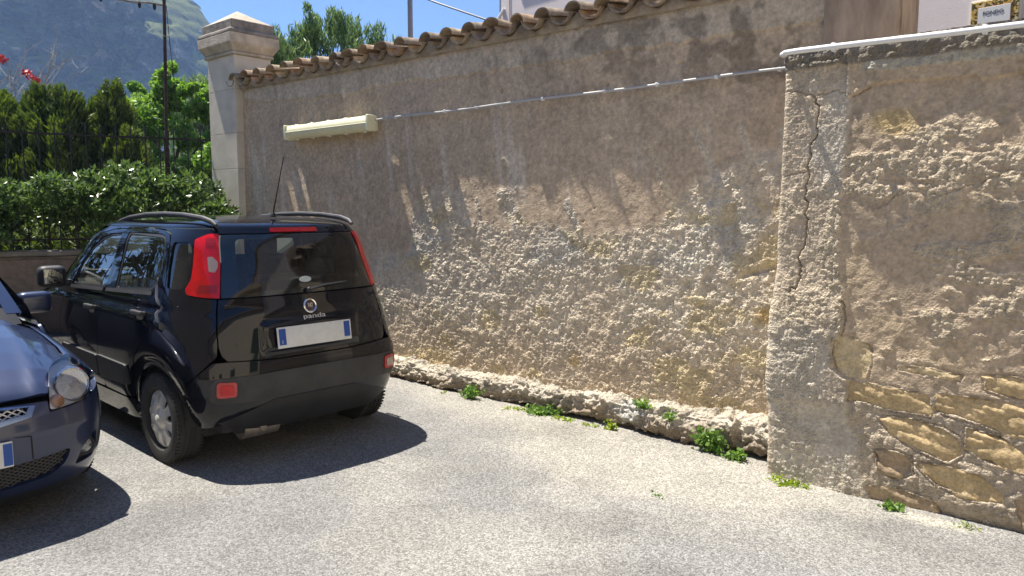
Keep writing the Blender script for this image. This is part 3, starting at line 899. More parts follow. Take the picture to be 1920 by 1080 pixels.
# ------------------------------------------------------------------ low wall and iron fence running from the pillar
FA = math.atan2(-.94, -.34); F0 = (-3.60, -.12)
lw = thing('low_wall', 'low shaded brown render wall under the iron fence', 'wall', (*F0, 0), FA)
xs = np.arange(-.1, 9, .05); zs = np.arange(-.05, 1.10, .05)
X, Z = np.meshgrid(xs, zs)
H = .03*(fbm(X*2, Z*2, 4, 600)-.5)
C = np.array([.25, .19, .14])*(.7+.6*fbm(X*3, Z*3, 4, 601))[..., None]
mesh_np('render_face', np.c_[X.ravel(), (H+.125).ravel(), Z.ravel()], grid_quads(*X.shape)[:, ::-1], mat('low_wall_render', use_col=True, rough=.95, var=.25, vscale=14, bump=.006, bscale=60), lw, col=C.reshape(-1, 3))
b = MB(); b.box((4.45, -.02, .53), (9.1, .24, 1.1)); b.build('wall_core', MATS['core_plaster'], lw, smooth=False)
b = MB(); b.box((4.45, .0, 1.12), (9.1, .30, .06), .01, 1); b.build('coping', mat('low_coping', (.28, .25, .2), .9, var=.3, vscale=6, bump=.006, bscale=30), lw)

fe = thing('iron_fence', 'dark iron fence with thin upright bars on the low wall', 'fence', (*F0, 1.15), FA)
M_IRON = mat('black_iron', (.022, .018, .016), .6, metal=.3, var=.4, vscale=20)
for z in (.12, 1.32):
    b = MB(); b.box((4.3, 0, z), (8.7, .030, .022)); b.build('rail', M_IRON, fe, smooth=False)
b = MB(); b.tube([(0, 0, 0), (0, 0, 1.36), (0, 0, 1.40), (0, 0, 1.47)], [.0075, .0075, .009, .002], 6)
bar = b.build('bar', M_IRON, fe); bar.location = (.05, 0, 0)
for k in range(1, 46):
    o = bar.copy(); COL.objects.link(o); o.parent = fe; o.location = (.05+k*.155, 0, 0)

po = thing('iron_post', 'tall thin rusty iron post with a side arm rising above the fence', 'post', (F0[0]-.34*.44, F0[1]-.94*.44, 1.15), FA)
M_RUST = mat('rusty_iron', (.055, .032, .026), .8, metal=.2, var=.5, vscale=15)
b = MB(); b.tube([(0, 0, 0), (0, 0, 1.2)], .030, 8); b.build('lower_post', M_RUST, po)
b = MB(); b.tube([(0, 0, 1.2), (-.05, 0, 3.06)], .019, 8); b.build('upper_post', M_RUST, po)
b = MB(); b.lathe([(.02, 3.06), (.045, 3.12), (.05, 3.2), (.02, 3.22)], (-.05, 0, 0), axis='Z', seg=10); b.build('finial', M_RUST, po)
b = MB(); b.tube([(-.05, 0, 2.89), (.12, .0, 2.90), (.30, .01, 2.885), (.5, 0, 2.90), (.9, .0, 2.93), (2.2, .0, 2.98)], [.014, .012, .012, .011, .010, .010], 7); b.build('arm', mat('grey_galvanised', (.30, .28, .25), .6, metal=.5, var=.4, vscale=20), po)
for dx, z in ((.06, 2.86), (.22, 2.865), (.62, 2.885)):
    b = MB(); b.lathe([(.006, .045), (.016, .03), (.02, .0), (.014, -.03), (.004, -.04)], (dx, 0, z), 'Z', 8); b.build('insulator', M_IRON, po)
b = MB(); b.tube([(.02, .0, 2.59), (-.01, .02, 2.54), (-.05, .028, 2.52), (-.10, .02, 2.55), (-.13, 0, 2.61)], .004, 5); b.build('wire_loop', MATS['grey_galvanised'], po)
b = MB(); b.tube([(-.07, -.03, 2.9), (-.10, -.2, 2.6), (-.16, -.4, 1.9), (-.2, -.6, 1.2)], .004, 5); b.build('hanging_wire', M_IRON, po)

# ------------------------------------------------------------------ strip light and conduits
lf = thing('strip_light', 'long cream plastic fluorescent strip light mounted on the brown wall', 'light', (-1.07, -.035, 2.44))
M_CREAM = mat('aged_diffuser', (.80, .76, .50), .42, var=.07, vscale=5, spec=.45)
M_CREAM2 = mat('aged_housing', (.66, .64, .46), .5, var=.12, vscale=9)
b = MB(); b.box((0, 0, 0), (1.53, .045, .105), .008, 2); b.build('housing', M_CREAM2, lf)
b = MB(); P = [(-.052, -.022), (-.056, -.050), (-.045, -.078), (-.012, -.090), (.012, -.090), (.045, -.078), (.056, -.050), (.052, -.022)]
A = [b.bm.verts.new((-.752, y, z)) for z, y in P]; B = [b.bm.verts.new((.752, y, z)) for z, y in P]
for k in range(len(P)-1): b.bm.faces.new((A[k], A[k+1], B[k+1], B[k]))
b.bm.faces.new(A); b.bm.faces.new(B[::-1])
b.build('diffuser', M_CREAM, lf, angle=60)
for s in (-1, 1):
    b = MB(); b.box((s*.755, -.047, 0), (.042, .094, .118), .012, 3); b.build('end_cap', M_CREAM, lf)
for k in range(5):
    for s in (-1, 1):
        b = MB(); b.box((-.62+k*.31, -.030, s*.058), (.035, .028, .012), .003, 1); b.build('clip', mat('clip_plastic', (.78, .76, .66), .4), lf)
b = MB(); b.tube([(-.74, -.091, -.002), (.74, -.091, -.002)], .004, 6); b.build('seam', M_CREAM2, lf)
lf.scale = (.94, 1.2, 1.32)

cn = thing('thin_conduit', 'thin grey plastic conduit running along the brown wall from the strip light', 'conduit', (0, 0, 2.47))
M_PVC = mat('grey_pvc', (.47, .46, .45), .45, var=.08, vscale=10)
pts = [(-.36+i*.18, -.052-.006*math.sin(i*.9), .004*math.sin(i*.7)) for i in range(24)]
b = MB(); b.tube(pts, .0092, 10); b.build('pipe', M_PVC, cn)
for x in (-.05, .62, 1.0, 1.72, 2.30, 2.74, 3.18, 3.6):
    b = MB(); b.box((x, -.045, .0), (.02, .032, .026), .003, 1); b.build('saddle_clip', mat('white_pvc', (.80, .80, .79), .4), cn)

wp = thing('white_pipe', 'thick white plastic pipe along the top edge of the projecting wall', 'pipe', (0, 0, 2.47))
M_WPVC = MATS['white_pvc']
b = MB(); b.tube([(3.86, -.18, .02), (3.80, -.24, .02), (3.762, -.32, .018), (3.755, -.40, .012), (3.79, -.448, .010), (3.86, -.455, .010), (4.2, -.452, .004), (4.6, -.45, -.006), (5.2, -.452, -.016), (6.0, -.45, -.02), (7.0, -.45, -.02)], .0155, 12); b.build('pipe', M_WPVC, wp)
for x in (4.05, 4.75, 5.5):
    b = MB(); b.box((x, -.435, float(np.interp(x, [3.9, 4.2, 4.6, 5.2, 6], [.010, .004, -.006, -.016, -.02]))), (.022, .045, .046), .006, 2); b.build('saddle_clip', M_WPVC, wp)

# ------------------------------------------------------------------ house behind the wall
ho = thing('house', 'pale pinkish grey rendered house rising behind the wall', 'house', (4.5, 1.5, 0), rad(-7))
M_HOUSE = mat('house_render', (.80, .715, .665), .9, var=.05, vscale=5, bump=.0015, bscale=90)
b = MB(); b.box((1.28, 4.0, 3.4), (13, 8, 6.8)); b.build('wall', M_HOUSE, ho, smooth=False)
b = MB(); b.box((1.28, 4.0, 6.86), (13.5, 8.5, .12), .02, 1); b.build('roof_slab', MATS['core_grey'], ho)
b = MB(); b.box((-4.86, -.05, 4.72), (.56, .10, .05), .006, 1); b.build('shadow_ledge', MATS['limestone'], ho)  # unseen ledge, added and shaped to cast the slanting shadow on this wall
b = MB(); b.box((-4.86, -.015, 5.3), (.46, .03, 1.1)); b.build('window', mat('window_frame', (.3, .2, .12), .5), ho, smooth=False)
HX, HZ = -5.24, 3.82
b = MB(); b.tube([(HX-.02, .06, .1), (HX-.02, .06, 6.7)], .040, 10); b.build('drainpipe', mat('drain_metal', (.26, .29, .34), .45, metal=.4), ho)
b = MB(); b.tube([(HX+.20, -.007, 3.2), (HX+.19, -.007, 3.6), (HX+.17, -.007, 4.6)], .004, 5); b.build('wall_cable', M_IRON, ho)
b = MB(); b.tube([(HX+.08, .0, HZ+.16), (HX+.02, -.04, HZ+.06), (HX, -.06, HZ+.02)], [.02, .018, .015], 8); b.build('cable_bracket', mat('white_porcelain', (.75, .74, .72), .3), ho)
b = MB(); b.lathe([(.01, .05), (.035, .03), (.035, .01), (.022, 0), (.035, -.01), (.03, -.04), (.01, -.05)], (HX-.03, -.06, HZ-.06), 'Z', 10); b.build('insulator', M_IRON, ho)
for k, (dx, dy) in enumerate(((0, 0), (.035, .02), (-.03, .01))):
    b = MB(); b.tube([(HX, -.05, HZ), (HX+dx, -.04+dy, HZ-.08), (HX-.01+dx, -.03, HZ-.22), (HX+.01+dx*1.5, -.02, HZ-.65)], .011, 6); b.build('cable_drop', mat('blue_black_cable', (.02, .024, .045), .5), ho)
ca = thing('overhead_cable', 'black overhead cable slanting down to the house corner', 'cable', (-.707, 2.089, HZ))
b = MB(); b.tube([(0, 0, 0), (-.80, -.15, .33), (-1.7, -.32, .72), (-3.7, -.7, 1.7), (-6.3, -1.2, 3.0)], .011, 6); b.build('cable', MATS['blue_black_cable'], ca)

# house across the yard, behind the viewer
h2 = thing('courtyard_house', 'long low cream rendered house closing the yard opposite the parked cars', 'house', (10.2, -6, 0))
M_CRM = mat('cream_render', (.80, .70, .53), .9, var=.06, vscale=3, bump=.004, bscale=60)
b = MB(); b.box((3, 0, 2.7), (6, 22, 5.4)); b.build('wall', M_CRM, h2, smooth=False)
b = MB(); b.box((2.9, 0, 5.5), (6.6, 22.6, .2), .02, 1); b.build('roof', M_TILE[1], h2)
for yy in (-8, -4.5, -1, 2.5, 6, 9.3):
    for z_ in (1.75,):
        b = MB(); b.box((-.02, yy, z_), (.08, 1.0, 1.5), .01, 1); wn_ = b.build('window', mat('green_shutter', (.05, .10, .06), .5), h2)
        b = MB(); b.box((-.05, yy, z_-.80), (.16, 1.2, .07), .01, 1); b.build('sill', MATS['limestone'], wn_)
h3 = thing('unseen_ochre_house', 'unseen ochre house added for dark reflections in the black car', 'house', (-1, -15, 0))
b = MB(); b.box((0, -3, 4.4), (24, 6, 8.8)); b.build('wall', mat('ochre_render', (.62, .48, .32), .9, var=.15, vscale=2), h3, smooth=False)  # unseen house added to darken car reflections and block the horizon glow
b = MB(); b.box((0, -2.8, 8.9), (24.6, 6.6, .2), .02, 1); b.build('roof', M_TILE[1], h3)
for xx in (-9, -5.5, -2, 1.5, 5, 8.5):
    b = MB(); b.box((xx, .02, 1.7), (1.0, .08, 1.5), .01, 1); b.build('window', MATS['green_shutter'], h3)
# ceramic name plate
sg = thing('ceramic_sign', 'small ceramic name plate with gold and green floral border', 'sign', (4.475, 1.495, 2.935), rad(-7))
def mosaic():
    m = bpy.data.materials.new('majolica_border'); m.use_nodes = True; nt = m.node_tree; L = nt.links.new; p = nt.nodes['Principled BSDF']
    tc = node(nt, 'ShaderNodeTexCoord'); v = node(nt, 'ShaderNodeTexVoronoi'); setin(v, Scale=85.0); L(tc.outputs['Object'], v.inputs['Vector'])
    s = node(nt, 'ShaderNodeSeparateColor'); L(v.outputs['Color'], s.inputs[0])
    r = node(nt, 'ShaderNodeValToRGB'); r.color_ramp.interpolation = 'CONSTANT'
    e = r.color_ramp.elements; e[0].position = 0; e[0].color = (.09, .07, .02, 1); e[1].position = .25; e[1].color = (.52, .33, .06, 1)
    for ps, c in ((.5, (.13, .12, .04, 1)), (.65, (.60, .45, .16, 1)), (.82, (.16, .07, .03, 1)), (.9, (.62, .55, .38, 1))):
        q = e.new(ps); q.color = c
    L(s.outputs[0], r.inputs[0]); L(r.outputs[0], p.inputs['Base Color']); setin(p, Roughness=.25)
    return m
b = MB(); b.box((0, .0, 0), (.305, .014, .235), .002, 1); b.build('rim', mat('cream_glaze', (.75, .70, .55), .25), sg)
b = MB(); b.box((0, -.008, 0), (.285, .012, .215), .002, 1); b.build('border', mosaic(), sg)
b = MB(); b.box((0, -.015, 0), (.205, .006, .135), .001, 1); b.build('inner_edge', mat('red_brown_glaze', (.35, .17, .07), .3), sg)
b = MB(); b.box((0, -.019, 0), (.195, .006, .125), .001, 1); b.build('name_tile', mat('white_glaze', (.74, .75, .72), .2), sg)
tm = text_mesh('FONDO', .038, .0006); tm.materials.append(mat('dark_ink', (.03, .035, .04), .5))
o = link('lettering', tm, sg); o.rotation_euler = (rad(90), 0, 0); o.location = (-.005, -.0235, .022); o.scale = (.92, 1, 1)

# utility pole
ux, uy = -5.05, 4.54
up_ = thing('utility_pole', 'grey metal utility pole standing behind the tiled wall', 'pole', (ux, uy, 0))
b = MB(); b.tube([(0, 0, 0), (0, 0, 3.5), (0, 0, 8)], [.06, .05, .04], 10); b.build('shaft', mat('pole_grey', (.21, .20, .215), .6, var=.15, vscale=4), up_)
b = MB(); b.tube([(0, .0, 5.35), (-.1, -.05, 5.48), (-.16, -.08, 5.7), (-.2, -.1, 6.2)], .006, 5); b.build('wire_loop', M_IRON, up_)
b = MB(); b.tube([(0, .0, 5.40), (.12, .08, 5.52), (.2, .14, 5.75), (.28, .2, 6.2)], .005, 5); b.build('wire_loop', MATS['grey_galvanised'], up_)

# ------------------------------------------------------------------ mountain
na, nv = 420, 240
A = np.linspace(-620, -70, na); Vv = np.linspace(0, 1, nv)
AA, VV = np.meshgrid(A, Vv)
top = np.interp(AA+24, [-620, -420, -330, -260, -215, -196, -188, -180, -176, -171, -166, -150, -120, -70], [250, 245, 230, 185, 158, 146, 134, 122, 110, 104, 96, 70, 34, 8])
top = top*(1+.05*(fbm(AA*.03, AA*0, 4, 700)-.5))
ZZ = top*VV
rough_ = fbm(AA*.02, ZZ*.02, 6, 701)
dist = 400+60*VV**1.6+np.where(VV > .82, (VV-.82)*420, 0)+ (AA+250)**2*.0009
ridge = np.abs(2*fbm(AA*.012+ZZ*.006, ZZ*.010, 5, 702)-1)
dist = dist-75*(rough_-.5)-40*(ridge-.3)-26*(fbm(AA*.09, ZZ*.09, 4, 703)-.5)-9*np.abs(2*fbm(AA*.22, ZZ*.16, 3, 707)-1)
# sloping green ledges
led = np.sin((ZZ*.085+AA*.035+5*fbm(AA*.01, ZZ*.01, 3, 704)))
dist = dist+13*led-10*np.abs(2*fbm(AA*.045, ZZ*.03, 4, 706)-1)
ZZ = ZZ+3*(fbm(AA*.05, ZZ*.05, 3, 705)-.5)*(VV > .02)
Pm = CAMP[None, None]+FW2*dist[..., None]+RT2*AA[..., None]
def mount_mat():
    m = bpy.data.materials.new('mountain_rock'); m.use_nodes = True; nt = m.node_tree; L = nt.links.new; p = nt.nodes['Principled BSDF']
    tc = node(nt, 'ShaderNodeTexCoord'); geo = node(nt, 'ShaderNodeNewGeometry')
    sp = node(nt, 'ShaderNodeSeparateXYZ'); L(geo.outputs['Normal'], sp.inputs[0])
    nz = node(nt, 'ShaderNodeTexNoise'); setin(nz, Scale=.045, Detail=9.0, Roughness=.65); L(tc.outputs['Object'], nz.inputs['Vector'])
    ad = node(nt, 'ShaderNodeMath', operation='MULTIPLY_ADD'); L(nz.outputs[0], ad.inputs[0]); ad.inputs[1].default_value = .9; L(sp.outputs[2], ad.inputs[2])
    mr = node(nt, 'ShaderNodeMapRange'); setin(mr, From_Min=.80, From_Max=.98); L(ad.outputs[0], mr.inputs[0])
    n2 = node(nt, 'ShaderNodeTexNoise'); setin(n2, Scale=.055, Detail=9.0, Roughness=.72, Distortion=.6); L(tc.outputs['Object'], n2.inputs['Vector'])
    r2 = node(nt, 'ShaderNodeValToRGB'); e = r2.color_ramp.elements; e[0].position = .42; e[0].color = (.03, .034, .032, 1); e[1].position = .60; e[1].color = (.78, .58, .47, 1)
    q = e.new(.50); q.color = (.15, .145, .13, 1); q = e.new(.56); q.color = (.27, .24, .21, 1)
    L(n2.outputs[0], r2.inputs[0])
    mx = node(nt, 'ShaderNodeMix', data_type='RGBA'); L(mr.outputs[0], mx.inputs[0]); L(r2.outputs[0], mx.inputs[6]); mx.inputs[7].default_value = (.20, .22, .08, 1)
    L(mx.outputs[2], p.inputs['Base Color']); setin(p, Roughness=1.0); p.inputs['Specular IOR Level'].default_value = .1
    bp = node(nt, 'ShaderNodeBump'); setin(bp, Strength=1.0, Distance=14.0); L(n2.outputs[0], bp.inputs['Height']); L(bp.outputs[0], p.inputs['Normal'])
    return m
mo = mesh_np('mountain', np.c_[Pm.reshape(-1, 2), ZZ.ravel()-.5], grid_quads(nv, na), mount_mat()); tag(mo, kind='structure')

# ------------------------------------------------------------------ vegetation
def leaves(name, C, Adir, Bdir, L, W, mt, parent, bright):
    n = len(C)
    L = np.broadcast_to(L, (n,))[:, None]; W = np.broadcast_to(W, (n,))[:, None]
    V = np.stack([C-Adir*L*.5, C+Bdir*W*.5, C+Adir*L*.5, C-Bdir*W*.5], 1).reshape(-1, 3)
    F = np.arange(4*n).reshape(-1, 4)
    col = np.repeat(np.c_[bright, bright, bright], 4, 0)
    return mesh_np(name, V, F, mt, parent, False, col)
def unit(v): return v/np.maximum(np.linalg.norm(v, axis=1), 1e-9)[:, None]
def rnd_dirs(n, rng): return unit(rng.normal(size=(n, 3)))
def leaf_frames(n, rng, bias=(0, 0, .3), spread=1.0):
    a = unit(rng.normal(size=(n, 3))*spread+np.array(bias)); t = rnd_dirs(n, rng); b_ = unit(np.cross(a, t)); return a, b_
def clumps(rng, centers, radii, per):
    C = []; O = []
    for c, r, k in zip(centers, radii, per):
        d_ = rnd_dirs(k, rng); rr = r*rng.uniform(.25, 1.0, k)**.45
        C.append(np.array(c)+d_*rr[:, None]*np.array([1, 1, .85])); O.append(d_)
    return np.concatenate(C), np.concatenate(O)
M_BARK = mat('bark', (.10, .075, .05), .95, var=.4, vscale=12, bump=.01, bscale=30)
LM_CYP = leaf_mat('cypress_leaf', (.022, .042, .010), (.17, .23, .035), .25, .6)
LM_LIGHT = leaf_mat('fresh_leaf', (.07, .15, .022), (.27, .42, .075), .40, .5)
LM_WEEP = leaf_mat('pepper_leaf', (.065, .12, .035), (.24, .33, .11), .35, .5)
LM_PIT = leaf_mat('pittosporum_leaf', (.018, .045, .014), (.19, .28, .07), .28, .32)
LM_WEED = leaf_mat('weed_leaf', (.05, .12, .02), (.24, .38, .08), .35, .5)
LM_YEL = leaf_mat('sedum_leaf', (.14, .22, .03), (.38, .45, .06), .35, .5)

def cypress(label, lat, dist, h, r, seed):
    rng = np.random.default_rng(seed)
    x, y = along(lat, dist)
    t = thing('cypress_tree', label, 'tree', (x, y, 0), group='cypress trees behind the fence')
    b = MB(); b.tube([(0, 0, 0), (.03, 0, h*.5), (0, .02, h*.9)], [.09, .06, .015], 7); b.build('trunk', M_BARK, t)
    K = 120; cs = []; rs = []
    for k in range(K):
        f = (k+.5)/K; z = .25+f*(h-.45)
        env = r*min(1, 1.5*(1-f)**.6+.10)
        a = rng.uniform(0, 6.28); q = env*rng.uniform(.45, 1)
        cs.append((q*math.cos(a), q*math.sin(a), z)); rs.append(.19*rng.uniform(.7, 1.3)*(1-.55*f))
    C, O = clumps(rng, cs, rs, [140]*K); C[:, 2] += O[:, 2]*.16
    outw = unit(C*[1, 1, 0]+1e-6)
    a = unit(outw*.55+np.array([0, 0, 1.0])+rng.normal(size=C.shape)*.35); bb = unit(np.cross(a, rnd_dirs(len(C), rng)))
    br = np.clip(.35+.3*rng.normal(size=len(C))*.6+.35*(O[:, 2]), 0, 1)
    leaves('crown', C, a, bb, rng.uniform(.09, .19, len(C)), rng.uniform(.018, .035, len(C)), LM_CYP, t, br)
cyp = [('leftmost dark cypress, its left half cut by the picture edge', -9.35, 13.0, 3.78, .85, 1),
       ('dark cypress under the scarlet blossoms, second from the left edge', -8.85, 13.2, 3.62, .80, 2),
       ('dark cypress with a pointed tip just right of the scarlet blossoms', -8.25, 13.4, 3.85, .78, 3),
       ('low rounded cypress in the dip of the dark row', -7.75, 13.2, 3.75, .68, 4),
       ('rightmost pointed dark cypress touching the bright green tree', -7.15, 13.6, 3.95, .62, 5),
       ('short dark cypress standing in front of the bright green tree', -6.65, 13.2, 3.05, .50, 6),
       ('slim cypress filling the gap right of the blossoms', -8.5, 13.7, 3.75, .75, 10),
       ('slim cypress filling the gap left of the rightmost pointed one', -7.45, 13.8, 3.65, .7, 11),
       ('cypress half hidden behind the leftmost pair', -9.55, 14.2, 3.85, .85, 7),
       ('cypress half hidden behind the pointed one right of the blossoms', -8.3, 14.5, 3.85, .85, 8),
       ('cypress half hidden behind the rightmost pointed one', -7.55, 14.4, 3.8, .75, 9)]
for c in cyp: cypress(*c)

def tree(name, label, lat, dist, h, clist, per, ll, lw_, lm, seed, bias, weep=False, spread=1.0, cat='tree'):
    rng = np.random.default_rng(seed)
    x, y = along(lat, dist)
    t = thing(name, label, cat, (x, y, 0))
    cs = np.array([c[:3] for c in clist], float); rs = [c[3] for c in clist]
    b = MB(); b.tube([(0, 0, 0), (.05, .03, h*.25), (.0, 0, h*.5)], [.14, .11, .08], 8)
    b.build('trunk', M_BARK, t)
    for c in cs[:9]:
        b = MB(); m_ = (c*np.array([.45, .45, .72])); b.tube([(0, 0, h*.40), tuple(m_), tuple(c)], [.06, .035, .010], 6); b.build('limb', M_BARK, t)
    sub = []; sr = []
    for c, r in zip(cs, rs):
        for k in range(12):
            d_ = rnd_dirs(1, rng)[0]; sub.append(c+d_*r*rng.uniform(.55, 1.0)); sr.append(r*rng.uniform(.22, .42))
    C, O = clumps(rng, sub, sr, [per]*len(sub))
    if weep:
        n = len(C); st = rng.uniform(0, 1, n)**1.3
        C = C+np.c_[np.zeros(n), np.zeros(n), -st*.55]
    a, bb = leaf_frames(len(C), rng, bias, spread)
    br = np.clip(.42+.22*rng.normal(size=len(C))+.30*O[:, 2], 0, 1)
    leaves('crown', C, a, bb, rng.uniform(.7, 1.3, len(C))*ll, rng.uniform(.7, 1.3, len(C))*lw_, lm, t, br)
    return t
tree('broadleaf_tree', 'bright fresh green broadleaf tree behind the fence beside the cypresses', -7.95, 17.2, 3.2,
     [(-1.35, -.5, 3.35, .42), (-.95, .2, 3.85, .45), (-.4, -.1, 4.15, .48), (.15, .1, 4.2, .45), (.6, .0, 4.3, .42), (1.05, .3, 4.05, .45), (1.5, .5, 3.6, .5), (-.6, -.3, 3.2, .7), (.5, -.3, 3.2, .8), (1.5, .4, 2.8, .6), (-1.2, -.4, 2.5, .6), (.1, -.4, 2.3, .8), (1.2, .0, 2.1, .7)], 200, .12, .06, LM_LIGHT, 21, (0, 0, -.2))
tree('feathery_tree', 'distant feathery grey green tree just left of the gate pillar', -10.0, 24.0, 4.5,
     [(0, 0, 5.4, .6), (.4, 0, 4.7, .7), (-.5, 0, 4.6, .7), (.2, 0, 3.8, .9), (-.3, 0, 3.0, .9), (.6, 0, 5.0, .5)], 120, .24, .04, LM_WEEP, 22, (0, 0, -1.2), True, .6)
tree('pepper_tree', 'weeping pepper tree with drooping foliage above the tiled wall', -4.10, 17.0, 4.2,
     [(-.75, -.6, 5.35, .45), (-.35, -.2, 5.85, .45), (.15, .1, 5.70, .48), (.65, .5, 5.35, .5), (1.05, .9, 5.1, .45), (-1.1, -.9, 4.6, .5), (-.4, -.4, 4.8, .75), (.4, .2, 4.5, .75), (1.25, 1.0, 4.4, .55), (-.8, -.7, 3.9, .6), (.1, -.1, 3.8, .7), (-1.15, -.95, 5.2, .30), (.9, .7, 3.9, .6)], 150, .18, .026, LM_WEEP, 23, (0, 0, -1.6), True, .55)

# bare twiggy shrub with scarlet blossoms
bx_, by_ = along(-9.9, 15.0)
bs = thing('blossom_shrub', 'bare twiggy shrub with scarlet blossoms against the mountain', 'shrub', (bx_, by_, 0))
rng = np.random.default_rng(31); b = MB()
b.tube([(0, 0, 0), (.1, 0, 3.25)], [.06, .03], 6)
RT3 = np.array([RT2[0], RT2[1], 0])
def twig(p, d_, L_, r, lv):
    q = p+d_*L_*.5+rng.normal(size=3)*.04; e = p+d_*L_
    b.tube([tuple(p), tuple(q), tuple(e)], [r, r*.8, r*.5], 4)
    if lv:
        for k in range(3):
            twig(p+d_*L_*rng.uniform(.4, 1), unit((d_+rng.normal(size=3)*.55)[None])[0], L_*rng.uniform(.45, .7), r*.6, lv-1)
for k in range(9):
    twig(np.array([.1, 0, 3.2]), unit((RT3*rng.uniform(-.9, 1.1)+np.array([0, 0, 1.1])+rng.normal(size=3)*.15)[None])[0], rng.uniform(.9, 1.35), .012, 2)
b.build('twigs', mat('pale_twig', (.36, .32, .27), .8), bs)
M_RED = mat('scarlet_petal', (.62, .035, .03), .5, var=.25, vscale=20)
for lat, z in ((-.07, 4.55), (.37, 4.27), (.57, 4.12)):
    rng = np.random.default_rng(int(lat*100)+50); n = 46
    c = RT3*lat+np.array([0, 0, z])+rng.normal(size=(n, 3))*np.array([.042, .042, .040])
    a, bb = leaf_frames(n, rng, (0, 0, 0)); leaves('blossom', c, a, bb, .09, .05, M_RED, bs, np.full(n, .5))

def shrub(label, pts, n, seed, base, grp=None, stems=14, ll=.085, lw_=.03, lm=LM_PIT, name='pittosporum_shrub', stem_h=.9):
    """pts: list of (x,y,z,r) clumps in world space"""
    rng = np.random.default_rng(seed)
    t = thing(name, label, 'shrub', base, group=grp)
    P = np.array([p[:3] for p in pts])-np.array(base); rs = np.array([p[3] for p in pts])
    for p, r in list(zip(P, rs))[:stems]:
        b = MB(); b.tube([(p[0]*.95, p[1]*.95, 0), (p[0]*.98, p[1]*.98, p[2]*.6), tuple(p)], [.03, .02, .006], 5); b.build('stem', M_BARK, t)
    # leaf whorls at shoot tips
    w_ = rs**2/np.sum(rs**2); tips = []; dirs = []
    nt_ = n//9
    for p, r, q in zip(P, rs, w_):
        k = max(3, int(nt_*q)); d_ = rnd_dirs(k, rng); d_[:, 2] = np.abs(d_[:, 2])*.9+.1*d_[:, 2]
        tips.append(p+unit(d_)*(r*rng.uniform(.45, 1.03, k)**.5)[:, None]); dirs.append(unit(d_*.7+np.array([0, 0, .8])+rng.normal(size=(k, 3))*.25))
    T_ = np.concatenate(tips); Dd = np.concatenate(dirs)
    T9 = np.repeat(T_, 9, 0); D9 = np.repeat(Dd, 9, 0)
    a = unit(D9*.75+rng.normal(size=D9.shape)*.75); C = T9+a*ll*.45
    bb = unit(np.cross(a, D9+rng.normal(size=D9.shape)*.2))
    br = np.clip(.45+.25*rng.normal(size=len(C))+.2*np.repeat(Dd[:, 2], 9)-.1, 0, 1)  # upward shoots lighter, lower ones darker: top light painted into leaf colour
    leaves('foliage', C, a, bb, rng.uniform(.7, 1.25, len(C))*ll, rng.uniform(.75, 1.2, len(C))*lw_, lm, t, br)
pts = []
rng = np.random.default_rng(41)
for k in range(46):
    tt = rng.uniform(.05, 2.75); off = rng.uniform(-.3, .55) if k > 5 else -.32
    topz = np.interp(tt, [0, .3, .7, 1.3, 1.9, 2.5, 2.8], [2.0, 2.22, 2.28, 2.10, 2.02, 1.84, 1.65])
    z = topz-.30-abs(rng.normal())*.22
    px_ = F0[0]-.34*tt+.94*off; py_ = F0[1]-.94*tt-.34*off
    pts.append((px_, py_, max(z, 1.28), rng.uniform(.22, .36)))
for k in range(4):
    tt = rng.uniform(.4, 1.6); off = .25+rng.uniform(0, .35)
    pts.append((F0[0]-.34*tt+.94*off, F0[1]-.94*tt-.34*off, rng.uniform(1.25, 1.5), .22))
shrub('wide glossy green pittosporum shrub spilling over the low wall', pts, 23000, 42, (F0[0]-.34*1.3-.25, F0[1]-.94*1.3+.09, 0), stems=6)
shrub('small glossy shrub tucked at the foot of the gate pillar', [(-2.72, -.42, 1.52, .2), (-2.88, -.5, 1.50, .17), (-2.55, -.38, 1.46, .16), (-2.72, -.4, 1.3, .24)], 1500, 43, (-2.72, -.42, 0))
# dark undergrowth behind the fence
pts = []
rng = np.random.default_rng(45)
for k in range(34):
    tt = rng.uniform(-.2, 5.5); off = rng.uniform(-1.3, -.35)
    pts.append((F0[0]-.34*tt+.94*off, F0[1]-.94*tt-.34*off, rng.uniform(.5, 1.75), rng.uniform(.3, .45)))
shrub('dark shaded hedge growing close behind the iron fence', pts, 15000, 46, (F0[0]-.34*2.5-.9, F0[1]-.94*2.5+.3, 0), name='hedge', lm=LM_CYP)

pts = []
rng = np.random.default_rng(48)
for k in range(60):
    tt = rng.uniform(3.4, 9.5); off = rng.uniform(-1.9, -.9)
    pts.append((F0[0]-.34*tt+.94*off, F0[1]-.94*tt-.34*off, rng.uniform(.6, 3.7), rng.uniform(.45, .7)))
shrub('tall dark hedge carrying on along the fence beyond the left picture edge', pts, 16000, 49, (F0[0]-.34*6-1.3, F0[1]-.94*6+.4, 0), name='tall_hedge', lm=LM_CYP, ll=.17, lw_=.07)
